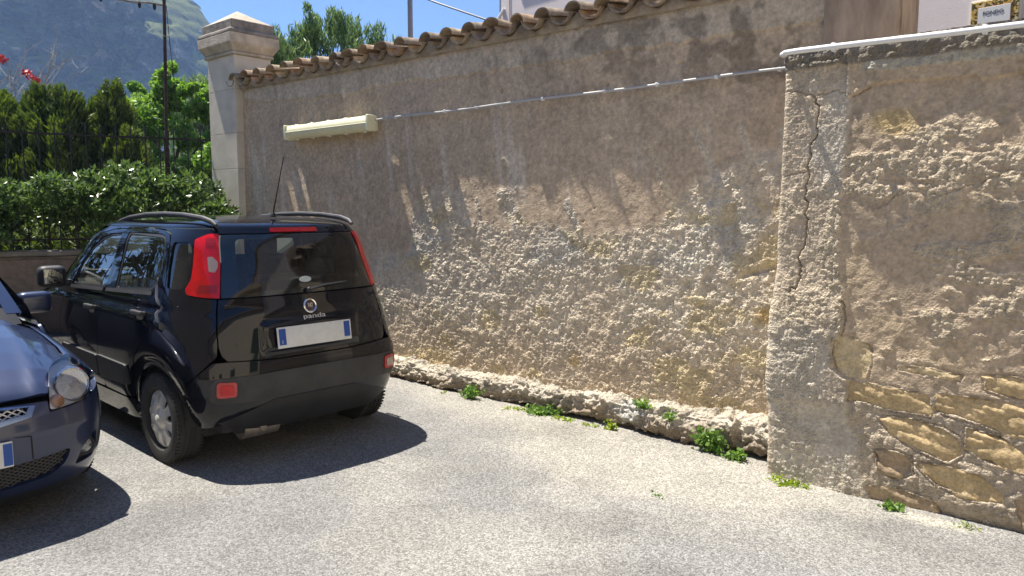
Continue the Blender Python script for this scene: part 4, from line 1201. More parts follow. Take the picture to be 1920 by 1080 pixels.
# weeds
def weed(label, x, y, z, w_, h, n, seed, lm, ll=.027, lw_=.02, grp='weeds along the foot of the wall'):
    rng = np.random.default_rng(seed)
    t = thing('weed', label, 'weed', (x, y, z), group=grp)
    ns = max(4, n//40); b = MB(); tips = []
    for k in range(ns):
        a = rng.uniform(0, 6.28); r = w_*.5*rng.uniform(.2, 1); e = (r*math.cos(a), r*math.sin(a)*.6, h*rng.uniform(.35, .95)*(1-.3*r/(w_*.5)))
        b.tube([(e[0]*.3, e[1]*.3, -.01), (e[0]*.7, e[1]*.7, e[2]*.7), e], [.0025, .002, .001], 4); tips.append(e)
    b.build('stems', mat('weed_stem', (.10, .16, .04), .7), t)
    tips = np.array(tips); idx = rng.integers(0, ns, n); f = rng.uniform(.25, 1.05, n)[:, None]
    C = tips[idx]*f+rng.normal(size=(n, 3))*np.array([.022, .016, .012]); C[:, 2] = np.maximum(C[:, 2], .004)
    a, bb = leaf_frames(n, rng, (0, -.2, .25)); br = np.clip(.5+.28*rng.normal(size=n), 0, 1)
    leaves('leaves', C, a, bb, rng.uniform(.6, 1.4, n)*ll, rng.uniform(.6, 1.4, n)*lw_, lm, t, br)
weed('round leafy green weed nearest the black car at the footing', 1.10, -.255, .01, .22, .14, 360, 1, LM_WEED)
weed('wide low leafy weed patch at the middle of the footing', 1.93, -.235, .01, .38, .085, 380, 2, LM_WEED)
weed('single small weed tuft against the pale mortar lump', 2.52, -.235, .005, .11, .08, 90, 3, LM_YEL)
weed('tallest weed clump climbing the footing next to the projecting wall', 3.30, -.23, .01, .23, .20, 430, 4, LM_WEED, .034, .025)
weed('trailing lower part of the weeds in the corner by the projecting wall', 3.50, -.25, .0, .20, .12, 220, 14, LM_WEED)
weed('sparse weed sprouting on top of the footing', 2.72, -.15, .20, .17, .08, 110, 5, LM_WEED, .03, .018)
weed('thin weed hanging over the footing edge beside the tall clump', 2.98, -.19, .16, .10, .07, 60, 6, LM_WEED, .03, .018)
weed('yellow green stonecrop cushion at the corner of the projecting wall', 3.95, -.47, .0, .17, .045, 300, 7, LM_YEL, .02, .016)
weed('small yellow sprig at the very corner edge of the projecting wall', 3.84, -.44, .0, .06, .07, 70, 8, LM_YEL, .022, .016)
weed('bright green weed under the brown stone of the projecting wall', 4.46, -.455, .0, .10, .06, 130, 9, LM_WEED, .03, .022)
weed('dry thin grass tuft near the right picture edge', 4.80, -.47, .0, .12, .05, 80, 10, LM_YEL, .03, .006)
weed('tiny isolated weed growing out of the open asphalt', 3.42, -1.12, .012, .04, .012, 22, 11, LM_WEED, .018, .012)
rng = np.random.default_rng(77); n = 900
xx = rng.uniform(.7, 2.5, n); keep = fbm(xx*3, xx*0, 3, 9) > .5; xx = xx[keep]; n = len(xx)
C = np.c_[xx, -.255+rng.normal(size=n)*.025-.03*(xx < 1.6), np.full(n, .018)+rng.uniform(0, .012, n)]
a, bb = leaf_frames(n, rng, (0, 0, .2)); ms = leaves('moss', C, a, bb, .02, .012, LM_YEL, None, rng.uniform(0, 1, n))
tag(ms, 'yellow green moss along the joint between asphalt and footing', 'moss', kind='stuff')

# ------------------------------------------------------------------ air
hz = MB(); hz.box((-350, 260, 140), (1030, 1030, 286)); hz = hz.build('haze', None, smooth=False); tag(hz, 'faint blue air between the yard and the mountain', 'haze', kind='stuff')
hm = bpy.data.materials.new('haze'); hm.use_nodes = True; hnt = hm.node_tree; hnt.nodes.remove(hnt.nodes['Principled BSDF'])
pv_ = hnt.nodes.new('ShaderNodeVolumePrincipled'); pv_.inputs['Color'].default_value = (.40, .62, 1.0, 1); pv_.inputs['Density'].default_value = .0005; pv_.inputs['Anisotropy'].default_value = 0.0
hnt.links.new(pv_.outputs[0], hnt.nodes['Material Output'].inputs['Volume']); hz.data.materials.append(hm)
# ------------------------------------------------------------------ cars
def paint(name, base, metal, rough, flake=0, dust=.12):
    m = bpy.data.materials.new(name); m.use_nodes = True; nt = m.node_tree; L = nt.links.new; p = nt.nodes['Principled BSDF']
    tc = node(nt, 'ShaderNodeTexCoord')
    nz = node(nt, 'ShaderNodeTexNoise'); setin(nz, Scale=3.2, Detail=8.0, Roughness=.68); L(tc.outputs['Object'], nz.inputs['Vector'])
    sp = node(nt, 'ShaderNodeSeparateXYZ'); L(tc.outputs['Object'], sp.inputs[0])
    # road dust gets thicker towards the sills
    lowm = node(nt, 'ShaderNodeMapRange'); setin(lowm, From_Min=.95, From_Max=.25, To_Min=.25, To_Max=1.0); L(sp.outputs[2], lowm.inputs[0])
    mr = node(nt, 'ShaderNodeMapRange'); setin(mr, From_Min=.40, From_Max=.75, To_Min=0.02, To_Max=dust); L(nz.outputs[0], mr.inputs[0])
    mu = node(nt, 'ShaderNodeMath', operation='MULTIPLY'); L(mr.outputs[0], mu.inputs[0]); L(lowm.outputs[0], mu.inputs[1])
    mx = node(nt, 'ShaderNodeMix', data_type='RGBA'); L(mu.outputs[0], mx.inputs[0]); mx.inputs[6].default_value = (*base, 1); mx.inputs[7].default_value = (.27, .235, .19, 1)
    L(mx.outputs[2], p.inputs['Base Color'])
    setin(p, Metallic=metal, Roughness=rough); p.inputs['Specular IOR Level'].default_value = .0 if not metal else .5; p.inputs['Coat Weight'].default_value = 1.0
    cr = node(nt, 'ShaderNodeMapRange'); setin(cr, From_Min=0, From_Max=dust, To_Min=.015, To_Max=.12); L(mu.outputs[0], cr.inputs[0]); L(cr.outputs[0], p.inputs['Coat Roughness'])
    MATS[name] = m
    return m
M_BLACK = paint('black_paint', (.0035, .0042, .0085), .0, .35, dust=.045)
M_NAVY = paint('navy_paint', (.015, .025, .072), .32, .40, dust=.02)
M_TRIM = mat('black_plastic', (.020, .020, .021), .55, var=.3, vscale=8, bump=.0006, bscale=400)
M_TRIMG = mat('dusty_plastic', (.036, .035, .036), .6, var=.35, vscale=7)
M_DARK = mat('cabin_dark', (.012, .012, .013), .85)
M_RUBBER = mat('tyre_rubber', (.035, .033, .031), .88, var=.35, vscale=9, bump=.001, bscale=120)
M_WELL = mat('wheel_well', (.03, .028, .025), .95)
M_SILV = mat('wheel_silver', (.66, .64, .60), .45, metal=.25, var=.15, vscale=10)
M_CHROME = mat('chrome', (.80, .80, .80), .12, metal=1.0)
M_CHROMEM = mat('satin_chrome', (.72, .72, .72), .35, metal=.5)
M_REDL = mat('red_lens', (.50, .004, .006), .12, coat=.4, spec=.4, var=.25, vscale=14)
M_REDD = mat('dark_red_lens', (.26, .003, .005), .2, coat=.4)
M_REDB = mat('reflector_red', (.45, .03, .025), .3, var=.2, vscale=60, coat=.6)
M_CLEARL = mat('clear_lens', (.30, .23, .20), .2, coat=1.0, bump=.002, bscale=90)
M_GLASS = glass_mat('car_glass', (.30, .34, .33), .85, haze=.03)
M_GLASSD = glass_mat('rear_glass', (.55, .60, .59), .85, haze=.02)
M_FRIT = mat('glass_frit', (.006, .006, .008), .12, coat=1.0)
M_SEAT = mat('seat_fabric', (.05, .048, .046), .95, var=.3, vscale=30)
M_SEATL = mat('seat_fabric_light', (.16, .15, .135), .95, var=.25, vscale=30)
M_PWHITE = mat('plate_white', (.66, .66, .63), .35, var=.08, vscale=25)
M_PBLUE = mat('plate_blue', (.012, .07, .32), .35)

def wheel(car, x, y, side, dia=.575, wid=.175, cover=True):
    """side +1: outer face towards +y"""
    R0 = dia/2
    hw = wid/2
    prof = [(R0*.655, -hw*.75), (R0*.70, -hw*.95), (R0*.86, -hw*1.02), (R0*.95, -hw*.93), (R0*.985, -hw*.80)]
    for k in range(9):
        yy = -hw*.72+k*hw*.18
        g_ = .010 if k in (2, 4, 6) else 0
        prof += [(R0*(.998)-g_, yy-hw*.05), (R0*.998-g_, yy+hw*.05)]
    prof += [(R0*.985, hw*.80), (R0*.95, hw*.93), (R0*.86, hw*1.02), (R0*.70, hw*.95), (R0*.655, hw*.75)]
    wh = bpy.data.objects.new('wheel', None); COL.objects.link(wh); wh.parent = car; wh.location = (x, y, R0)
    # make the wheel a mesh part: the tyre carries the rest
    b = MB(); b.lathe(prof, (0, 0, 0), 'Y', 56, closed=True); 
    bpy.data.objects.remove(wh)
    ty = b.build('wheel', M_RUBBER, car, angle=28); ty.location = (x, y, R0)
    # tread blocks
    n = 64; b = MB()
    for k in range(n):
        a = 2*math.pi*k/n
        for s in (-1, 1):
            c = (math.cos(a)*R0*.992, s*hw*.80, math.sin(a)*R0*.992)
            b.box(c, (.012, hw*.30, .012), rot=Matrix.Rotation(-a, 3, 'Y'))
    tag(b.build('tread', M_RUBBER, ty, smooth=False), kind='stuff')
    b = MB(); b.lathe([(R0*.66, -hw*.7), (R0*.66, hw*.72), (R0*.60, hw*.60), (.02, hw*.35)], (0, 0, 0), 'Y', 40); rim = b.build('rim', M_WELL, ty)
    if side < 0: rim.rotation_euler = (0, 0, math.pi)
    if cover:
        Rc = R0*.675
        out = [(Rc*math.cos(t), Rc*math.sin(t)) for t in np.linspace(0, 2*math.pi, 72, endpoint=False)]
        holes = []; rings = []
        for k in range(9):
            a = 2*math.pi*k/9+math.pi/2
            cr_, cl = Rc*.70, Rc*.19
            pts = []
            for t in np.linspace(0, 2*math.pi, 18, endpoint=False):
                rr = cr_+math.cos(t)*cl; tt = math.sin(t)*Rc*(.105+.04*math.cos(t))
                pts.append((rr*math.cos(a)-tt*math.sin(a), rr*math.sin(a)+tt*math.cos(a)))
            holes.append(pts)
        sgn = side
        def sf(uv):
            r = np.hypot(uv[:, 0], uv[:, 1])/Rc
            h_ = hw*.62+.022*(1-r**2.5)+.012*np.exp(-(r/.22)**4)-.012*np.exp(-((r-.34)/.06)**2)
            dmin = np.full(len(uv), 9.)
            for hp in holes: dmin = np.minimum(dmin, pline_dist(uv[:, 0], uv[:, 1], hp+[hp[0]]))
            h_ = h_+.006*np.exp(-(dmin/.007)**2)
            P = np.c_[uv[:, 0], sgn*h_, uv[:, 1]]
            dr = .022*2.5*r**1.5/Rc
            N = np.c_[uv[:, 0]/Rc*dr/np.maximum(r, .05), np.full(len(uv), sgn), uv[:, 1]/Rc*dr/np.maximum(r, .05)]
            return P, N/np.linalg.norm(N, axis=1)[:, None]
        patch('wheel_cover', sf, out, holes, M_SILV, ty, step=.0085, flange=.016, relief=lambda uv, P: np.zeros(len(uv)))
        b = MB(); b.lathe([(.030, hw*.62+.018), (.030, hw*.62+.034), (.024, hw*.62+.038), (.002, hw*.62+.039)], (0, 0, 0), 'Y', 24); hb = b.build('hub_cap', M_SILV, ty)
        if side < 0: hb.scale = (1, -1, 1)
    return ty

# ============================ black hatchback ============================
PANDA = [(.16, -.42, 2.80, .74), (.26, -.50, 2.92, .775), (.36, -.555, 3.0, .80), (.48, -.585, 3.04, .815), (.60, -.59, 3.05, .822), (.67, -.58, 3.05, .822), (.75, -.565, 3.02, .82), (.88, -.55, 2.86, .813), (.97, -.535, 2.58, .80), (1.03, -.515, 2.28, .785), (1.10, -.495, 2.14, .765), (1.2, -.465, 2.0, .738), (1.3, -.43, 1.85, .710), (1.40, -.395, 1.70, .682), (1.46, -.36, 1.58, .650), (1.49, -.335, 1.52, .60)]
def pdisp(P):
    o_ = np.zeros(len(P))
    for cx in (0.0, 2.3):
        r = np.hypot(P[:, 0]-cx, P[:, 2]-.29)
        o_ += .030*np.exp(-((r-.345)/.075)**2)*sstep(.55, .7, np.abs(P[:, 1]))*sstep(.12, .3, P[:, 2])
    # waist crease and hollow along the doors
    side_ = sstep(.6, .72, np.abs(P[:, 1]))*sstep(-.35, .1, P[:, 0])
    o_ += -.010*np.exp(-((P[:, 2]-.72)/.13)**2)*side_+.008*np.exp(-((P[:, 2]-.985)/.03)**2)*side_
    # number plate recess in the tailgate
    back = sstep(-.45, -.50, P[:, 0])
    ry = sstep(.36, .33, np.abs(P[:, 1])); rz = sstep(.715, .735, P[:, 2])*sstep(.915, .88, P[:, 2])
    o_ += -.022*ry*rz*back
    return o_
PB = Body(PANDA, nm=((.6, 10.5, 5), (1.0, 6.5, 3.8), (1.5, 6.5, 3.7)), z1=1.49, disp=pdisp)
S = PB.S; R_ = PB.R
def SM(x, z):
    c = PB.R(0, z)[0]; return (2*c-PB.S(x, z)[0], z)
car = thing('black_hatchback', 'small black hatchback parked beside the brown wall, seen from behind', 'car', (.765, -1.91, 0), math.pi-rad(1.5))
def arc(cx, cz, r, a0, a1, n=22): return [(cx+r*math.cos(rad(a)), cz+r*math.sin(rad(a))) for a in np.linspace(a0, a1, n)]
sd_ = lambda pts: [S(x, z) for x, z in pts]
lamp = [R_(.565, 1.455), S(-.27, 1.452), S(-.225, 1.42), S(-.245, 1.37), S(-.27, 1.27), S(-.285, 1.18), S(-.265, 1.12), S(-.285, 1.092), S(-.38, 1.078), R_(.57, 1.07), R_(.56, 1.07), R_(.555, 1.10), R_(.52, 1.28), R_(.485, 1.45)]
lamp[0] = R_(.50, 1.456)
fd = [(1.60, 1.03), (1.66, .82), (1.64, .55), (1.58, .37), (.845, .37), (.893, .6), (.872, .85), (.803, 1.05), (.742, 1.474), (.95, 1.468), (1.12, 1.445), (1.28, 1.39), (1.46, 1.27), (1.57, 1.13)]
fdh = [(1.50, 1.055), (.825, 1.07), (.773, 1.443), (.95, 1.443), (1.115, 1.41), (1.27, 1.335), (1.42, 1.21)]
rd = [(.84, .37), (.888, .6), (.867, .85), (.798, 1.05), (.737, 1.474), (.40, 1.484), (.14, 1.474), (.04, 1.455), (-.01, 1.415), (-.045, 1.3), (-.085, 1.12), (-.065, 1.0), (.085, .79), (.25, .66), (.335, .54), (.365, .43), (.375, .36)]
rdh = [(.655, 1.075), (.075, 1.095), (.015, 1.14), (-.003, 1.25), (.022, 1.39), (.065, 1.44), (.16, 1.455), (.685, 1.457)]
qg = [(-.055, 1.405), (-.195, 1.405), (-.225, 1.375), (-.248, 1.30), (-.262, 1.17), (-.25, 1.125), (-.105, 1.12), (-.075, 1.25)]
quarter = sd_([(-.016, 1.418), (-.051, 1.3), (-.091, 1.12), (-.071, 1.0), (.079, .785), (.244, .655), (.329, .537), (.359, .428), (.369, .33)])
quarter += sd_(arc(0, .29, .335, 7, 172)) + sd_([(-.345, .42), (-.365, .55)]) + [R_(.66, .70), R_(.628, .73), R_(.615, .80), R_(.60, .95), R_(.578, 1.062)]
quarter += [S(-.38, 1.072), S(-.292, 1.086), S(-.259, 1.118), S(-.279, 1.18), S(-.264, 1.27), S(-.239, 1.37), S(-.218, 1.42), S(-.262, 1.458), R_(.50, 1.462), R_(.50, 1.487), S(-.1, 1.487), S(.35, 1.489), S(.15, 1.482), S(.035, 1.463), S(-.012, 1.425)]
DS = patch('door', PB, rounded(sd_(fd), .03), [rounded(sd_(fdh), .03)], M_BLACK, car, mirror=True)
DR = patch('door', PB, rounded(sd_(rd), .03), [rounded(sd_(rdh), .03)], M_BLACK, car, mirror=True)
QP = patch('rear_quarter', PB, quarter, [rounded(sd_(qg), .025)], M_BLACK, car, mirror=True)
FEN = [(1.605, 1.03), (1.665, .82), (1.645, .55), (1.60, .40), (1.62, .30)]+arc(2.3, .29, .335, 178, 20)+[(2.64, .60), (2.80, .66), (2.66, .88), (2.3, .97), (1.9, 1.02)]
patch('front_fender', PB, sd_(FEN), (), M_BLACK, car, mirror=True)
patch('sill_panel', PB, sd_([(.385, .352), (1.60, .362), (1.62, .29), (1.61, .225), (.36, .215), (.37, .30)]), (), M_BLACK, car, mirror=True, off=.004)
cant = [(-.10, 1.4885), (.4, 1.4895), (.75, 1.4885), (1.0, 1.483), (1.3, 1.42), (1.5, 1.29), (1.62, 1.12), (1.66, 1.04), (1.61, 1.04), (1.58, 1.13), (1.467, 1.275), (1.285, 1.397), (1.123, 1.452), (.95, 1.474), (.74, 1.480), (.40, 1.489)]
patch('roof_pillar', PB, sd_([(1.62, 1.04), (1.575, 1.138), (1.467, 1.276), (1.285, 1.397), (1.123, 1.452), (.95, 1.474), (.74, 1.48), (.45, 1.486), (.45, 1.49), (1.15, 1.49), (1.36, 1.42), (1.54, 1.30), (1.66, 1.17), (1.76, 1.05)]), (), M_BLACK, car, mirror=True)
# glass
for nm_, h_ in (('front_window', fdh), ('rear_window', rdh), ('quarter_window', qg)):
    patch(nm_, PB, sd_(h_), (), M_GLASS, car, off=-.010, flange=0, mirror=True)
def ring(poly, d_):
    p_ = np.array(rounded(poly, .03)); c = p_.mean(0)
    v = p_-c; l_ = np.linalg.norm(v, axis=1)[:, None]
    return [tuple(q) for q in p_], [tuple(q) for q in c+v*(1-d_/l_)]
for h_, par in ((fdh, DS), (rdh, DR)):
    o1, i1 = ring(sd_(h_), .022)
    patch('window_seal', PB, o1, [i1], M_TRIM, par[0], off=-.006, flange=.01)
# sill mouldings
for par, (xa, xb, za, zb_) in ((DS, (1.50, .845, 1.035, 1.055)), (DR, (.79, .05, 1.057, 1.083))):
    pts = [(xa, za-.012), (xb, zb_-.012), (xb, zb_+.012), (xa, za+.012)]
    patch('sill_trim', PB, sd_(densify(pts, .1)), (), M_TRIMG, par[0], off=.008, flange=.014)
# tailgate
TG = [R_(.603, 1.062), R_(.61, .95), R_(.632, .78), R_(.615, .725), R_(.575, .70), R_(.25, .682), R_(-.25, .682), R_(-.575, .70), R_(-.615, .725), R_(-.632, .78), R_(-.61, .95), R_(-.603, 1.062)]
TG[0] = R_(.570, 1.062); TG[-1] = R_(-.570, 1.062); TG[1] = R_(.592, .95); TG[-2] = R_(-.592, .95); TG[2] = R_(.61, .78); TG[-3] = R_(-.61, .78); TG[3] = R_(.60, .73); TG[-4] = R_(-.60, .73)
tg = patch('tailgate', PB, TG, (), M_BLACK, car)[0]
gout = [R_(.478, 1.45), R_(-.478, 1.45), R_(-.515, 1.28), R_(-.55, 1.10), R_(-.552, 1.072), R_(.552, 1.072), R_(.55, 1.10), R_(.515, 1.28)]
gin = rounded([R_(.405, 1.425), R_(-.405, 1.425), R_(-.435, 1.25), R_(-.455, 1.10), R_(.455, 1.10), R_(.435, 1.25)], .03)
rg = patch('rear_windscreen', PB, gout, (), M_GLASSD, car, off=.002, flange=0)[0]
patch('black_border', PB, gout, [gin], M_FRIT, rg, off=-.004, flange=0)
patch('spoiler', PB, [R_(.497, 1.455), R_(-.497, 1.455), R_(-.497, 1.487), R_(.497, 1.487)], (), M_BLACK, car, off=.006)
patch('brake_light', PB, rounded([R_(.175, 1.458), R_(-.175, 1.458), R_(-.17, 1.486), R_(.17, 1.486)], .008), (), M_REDD, car, off=.014, flange=.01)
TL = patch('tail_light', PB, rounded(lamp, .012), (), M_REDL, car, off=.006, flange=.007, mirror=True)
rev = [R_(.565, 1.30), S(-.405, 1.315)]
rev = rounded([R_(.572, 1.315), R_(.55, 1.318), R_(.532, 1.285), R_(.538, 1.25), R_(.558, 1.222), R_(.583, 1.228)], .008)
patch('reversing_lens', PB, rev, (), M_CLEARL, TL[0], off=.010, flange=.006)
for zc in (1.40, 1.12):
    patch('dark_lens', PB, rounded([S(-.335, zc+.03), R_(.56-.05*(zc > 1.3), zc+.03), R_(.57-.05*(zc > 1.3), zc-.02), S(-.335, zc-.02)], .012), (), M_REDD, TL[0], off=.0075, flange=.004)
# rear bumper
BP = [S(-.345, .34), S(-.35, .42), S(-.37, .545), R_(.655, .692), R_(.575, .693), R_(.25, .675), R_(-.25, .675), R_(-.575, .693), R_(-.655, .692), SM(-.37, .545), SM(-.35, .42), SM(-.345, .34), SM(-.37, .27), R_(-.62, .30), R_(-.5, .325), R_(.5, .325), R_(.62, .30), S(-.37, .27)]
bp_ = patch('rear_bumper', PB, BP, (), M_BLACK, car, off=.008, flange=.03)[0]
st = rounded([R_(.665, .455), R_(.69, .53), R_(.66, .60), R_(.3, .605), R_(-.3, .605), R_(-.66, .60), R_(-.69, .53), R_(-.665, .455), R_(-.3, .44), R_(.3, .44)], .04)
patch('rub_strip', PB, st, (), M_TRIMG, bp_, off=.020, flange=.014)
patch('lower_valance', PB, [R_(.62, .325), R_(.3, .43), R_(-.3, .43), R_(-.62, .325), R_(-.5, .23), R_(.5, .23)], (), M_TRIM, bp_, off=.012, flange=.02)
for s in (1, -1):
    patch('reflector', PB, rounded([R_(s*.545, .49), R_(s*.645, .492), R_(s*.645, .582), R_(s*.545, .58)], .02), (), M_REDB, bp_, off=.030, flange=.012)
    patch('reflector_lens', PB, rounded([R_(s*.56, .505), R_(s*.63, .507), R_(s*.63, .567), R_(s*.56, .565)], .015), (), M_REDL if s > 0 else M_CLEARL, bp_, off=.034, flange=.004)
# plate
def rear_frame(y, z):
    P, N = PB(np.array([R_(y, z)])); return Vector(P[0]), Vector(N[0])
P0, N0 = rear_frame(.01, .805)
tz = math.atan2(-N0.z, N0.x) if False else 0
def on_rear(o, y, z, off=.0):
    P, N = rear_frame(y, z)
    q = N.to_track_quat('Z', 'Y'); X_ = Vector((0, -1, 0)); X_ = (X_-N*X_.dot(N)).normalized(); Y_ = N.cross(X_)
    M = Matrix((X_, Y_, N)).transposed().to_4x4(); M.translation = P+N*off
    o.matrix_local = M
def flatbox(name, w_, h_, t_, m, par, y, z, off, bev=.003, cx=0, cy=0):
    b = MB(); b.box((cx, cy, t_/2), (w_, h_, t_), bev, 2); o = b.build(name, m, par); on_rear(o, y, z, off); return o
np_ = flatbox('number_plate', .545, .132, .010, M_PWHITE, car, .01, .805, .014, .004)
def child_flat(name, poly, z0, t_, m, par):
    b = MB(); A = [b.bm.verts.new((x, y, z0)) for x, y in poly]; B = [b.bm.verts.new((x, y, z0+t_)) for x, y in poly]
    b.bm.faces.new(B); n = len(poly)
    for k in range(n): b.bm.faces.new((A[k], A[(k+1) % n], B[(k+1) % n], B[k]))
    return b.build(name, m, par, smooth=False)
for s in (-1, 1):
    child_flat('blue_band', [(.216, -.046), (.262, -.046), (.262, .056), (.216, .056)] if s > 0 else [(-.262, -.046), (-.214, -.046), (-.214, .056), (-.262, .056)], .010, .0006, M_PBLUE, np_)
tm = text_mesh('I', .032, .0003); tm.materials.append(M_PWHITE); o = link('country_letter', tm, np_); o.location = (-.240, -.028, .0112)
# badge and lettering
b = MB(); b.lathe([(.030, 0), (.047, 0), (.049, .006), (.044, .010), (.038, .008), (.036, .004), (.030, .003)], (0, 0, 0), 'Z', 36); bd = b.build('badge', M_CHROME, tg); on_rear(bd, .005, .985, .002)
b = MB(); b.lathe([(.001, .0), (.037, .0), (.037, .005), (.001, .007)], (0, 0, 0), 'Z', 30); b.build('badge_field', mat('badge_dark', (.03, .012, .03), .25, coat=1), bd)
tm = text_mesh('FIAT', .030, .001); tm.materials.append(M_CHROME); o = link('badge_letters', tm, bd); o.location = (0, 0, .0075); o.scale = (.62, 1.35, 1)
tm = text_mesh('panda', .046, .002); tm.materials.append(M_CHROMEM); o = link('model_lettering', tm, tg); on_rear(o, -.02, .918, .003); o.scale = (1.55, .95, 1)
stk = [(.045*math.cos(t), .02*math.sin(t)) for t in np.linspace(0, 2*math.pi, 28, endpoint=False)]
o = child_flat('oval_sticker', stk, 0, .0008, mat('sticker', (.50, .55, .52), .5, var=.2, vscale=60), rg); on_rear(o, .0, 1.155, .0035)
# rear wiper
wpz = [rear_frame(y, z) for y, z in ((.0, 1.085), (-.12, 1.105), (-.30, 1.115))]
b = MB(); b.tube([tuple(p+n*.025) for p, n in wpz], [.012, .009, .005], 6); b.build('rear_wiper', M_TRIM, car)
b = MB(); b.lathe([(.02, 0), (.02, .02), (.012, .03)], (0, 0, 0), 'Z', 12); o = b.build('wiper_hub', M_TRIM, car); on_rear(o, .0, 1.083, .004)
# handles, side strips
for par, x, z in ((DS, 1.005, .925), (DR, .165, .955)):
    for k, par_o in enumerate(par):
        s = 1 if k == 0 else -1
        y0 = s*float(PB.side_y(x, z))
        b = MB(); b.box((x, y0+s*.026, z), (.17, .022, .032), .010, 3); b.box((x-.07, y0+s*.01, z), (.022, .03, .026), .006, 1); b.box((x+.07, y0+s*.01, z), (.022, .03, .026), .006, 1)
        b.build('door_handle', M_TRIMG, par_o)
        def cupf(uv, s=s, x=x, z=z):
            yy = PB.side_y(uv[:, 0]+x, z)*0+np.array([float(PB.side_y(q+x, r+z)) for q, r in uv])
            return np.c_[uv[:, 0]+x, s*(yy+.003), uv[:, 1]+z], np.tile([[0, s*1., .1]], (len(uv), 1))
        patch('handle_shade', cupf, rounded([(-.055, -.045), (.055, -.045), (.06, .015), (-.06, .015)], .03), (), M_DARK, par_o, flange=0)  # flat dark sheet on the door, standing in for a shaded hollow
for par, x0, x1 in ((DS, 1.62, .905), (DR, .875, .375)):
    pts = rounded([S(x0, .44), S(x1, .455), S(x1, .592), S(x0, .60)], .02)
    for k, o_ in enumerate(patch('side_strip', PB, densify(pts, .05), (), M_TRIMG, None, off=.016, flange=.016, mirror=True)): o_.parent = par[k]
# roof
def roof_surface():
    n_t, n_l = 160, 26
    z = 1.49; xr, xf, b_ = PB.prof(z); n, m = PB.ex(z); a = (xf-xr)/2; xc = (xf+xr)/2
    t = np.linspace(0, 2*np.pi, n_t, endpoint=False); c, s = np.cos(t), np.sin(t)
    X = xc+a*np.sign(c)*np.abs(c)**(2/n); Y = b_*np.sign(s)*np.abs(s)**(2/m)
    V = []; lam = 1-np.linspace(0, 1, n_l)**1.6
    lam = np.r_[1.0, .992, .975, .95, .92, .88, np.linspace(.83, .02, n_l-6)]
    for l_ in lam:
        V.append(np.c_[xc+(X-xc)*l_, Y*l_, np.full(n_t, 1.489+.080*(1-l_**2.4)**(1/1.9))])
    V = np.concatenate(V); I = np.arange(n_t*n_l).reshape(n_l, n_t); J = np.roll(I, -1, 1)
    Q = np.c_[I[:-1].ravel(), J[:-1].ravel(), J[1:].ravel(), I[1:].ravel()]
    V = np.r_[V, [[xc, 0, V[-1, 2]+.0003]]]
    T = np.c_[I[-1], J[-1], np.full(n_t, len(V)-1)]
    return mesh_np('roof', V, [Q, T], M_BLACK, car)
roof_surface()
def rail(s):
    pts = [(-.30, .50, 1.508), (-.26, .505, 1.530), (-.15, .512, 1.552), (.1, .518, 1.571), (.4, .52, 1.577), (.7, .52, 1.571), (1.0, .52, 1.550), (1.2, .515, 1.524), (1.28, .51, 1.498)]
    b = MB()
    P_ = [Vector((x, s*y, z)) for x, y, z in pts]
    b.tube(P_, [.012, .017, .018, .018, .018, .018, .017, .016, .011], 10)
    return b.build('roof_rail', M_TRIMG, car)
rail(1); rail(-1)
b = MB(); b.lathe([(.022, 0), (.018, .02), (.008, .035)], (0, 0, 0), 'Z', 12); an = b.build('aerial', M_TRIM, car); an.location = (-.10, 0, 1.556)
b = MB(); b.tube([(0, 0, .02), (-.16, 0, .40)], [.0052, .0035], 6); b.build('mast', M_TRIM, an)
# mirrors
for s in (1, -1):
    b = MB(); b.box((0, 0, 0), (.12, .19, .165), .058, 5); b.box((-.02, -s*.11, -.05), (.05, .12, .05), .015, 2)
    mr_ = b.build('door_mirror', M_TRIM, car, angle=50); mr_.location = (1.60, s*.885, 1.105)
    b = MB(); b.box((-.058, s*.005, .004), (.008, .125, .11), .003, 2); b.build('mirror_glass', mat('mirror_glass', (.22, .23, .23), .03, metal=1.0), mr_)
# bonnet, windscreen, front bumper
def sect_strip(name, z0, z1, x_lim, m, off=0.0):
    zs = np.linspace(z0, z1, 14); V = []
    n_t = 60
    for z in zs:
        xr, xf, b_ = PB.prof(z); n, mm = PB.ex(z); a = (xf-xr)/2; xc = (xf+xr)/2
        t = np.linspace(-1, 1, n_t); yl = x_lim*b_; y = t*yl
        V.append(np.c_[xc+a*np.clip(1-np.abs(y/b_)**mm, 0, 1)**(1/n)+off, y, np.full(n_t, z)])
    return mesh_np(name, np.concatenate(V), grid_quads(len(zs), n_t), m, car)
sect_strip('front_bumper', .2, .74, .99, M_BLACK); sect_strip('bonnet', .745, 1.035, .97, M_BLACK); sect_strip('windscreen', 1.045, 1.487, .90, M_GLASS)
for s in (1, -1):
    b = MB(); b.box((2.80, s*.62, .72), (.16, .26, .20), .05, 3); b.build('headlight', M_CLEARL, car)
    o = b = MB(); b.box((1.90, s*.822, .83), (.045, .012, .03), .005, 2); b.build('side_indicator', M_CLEARL, car)
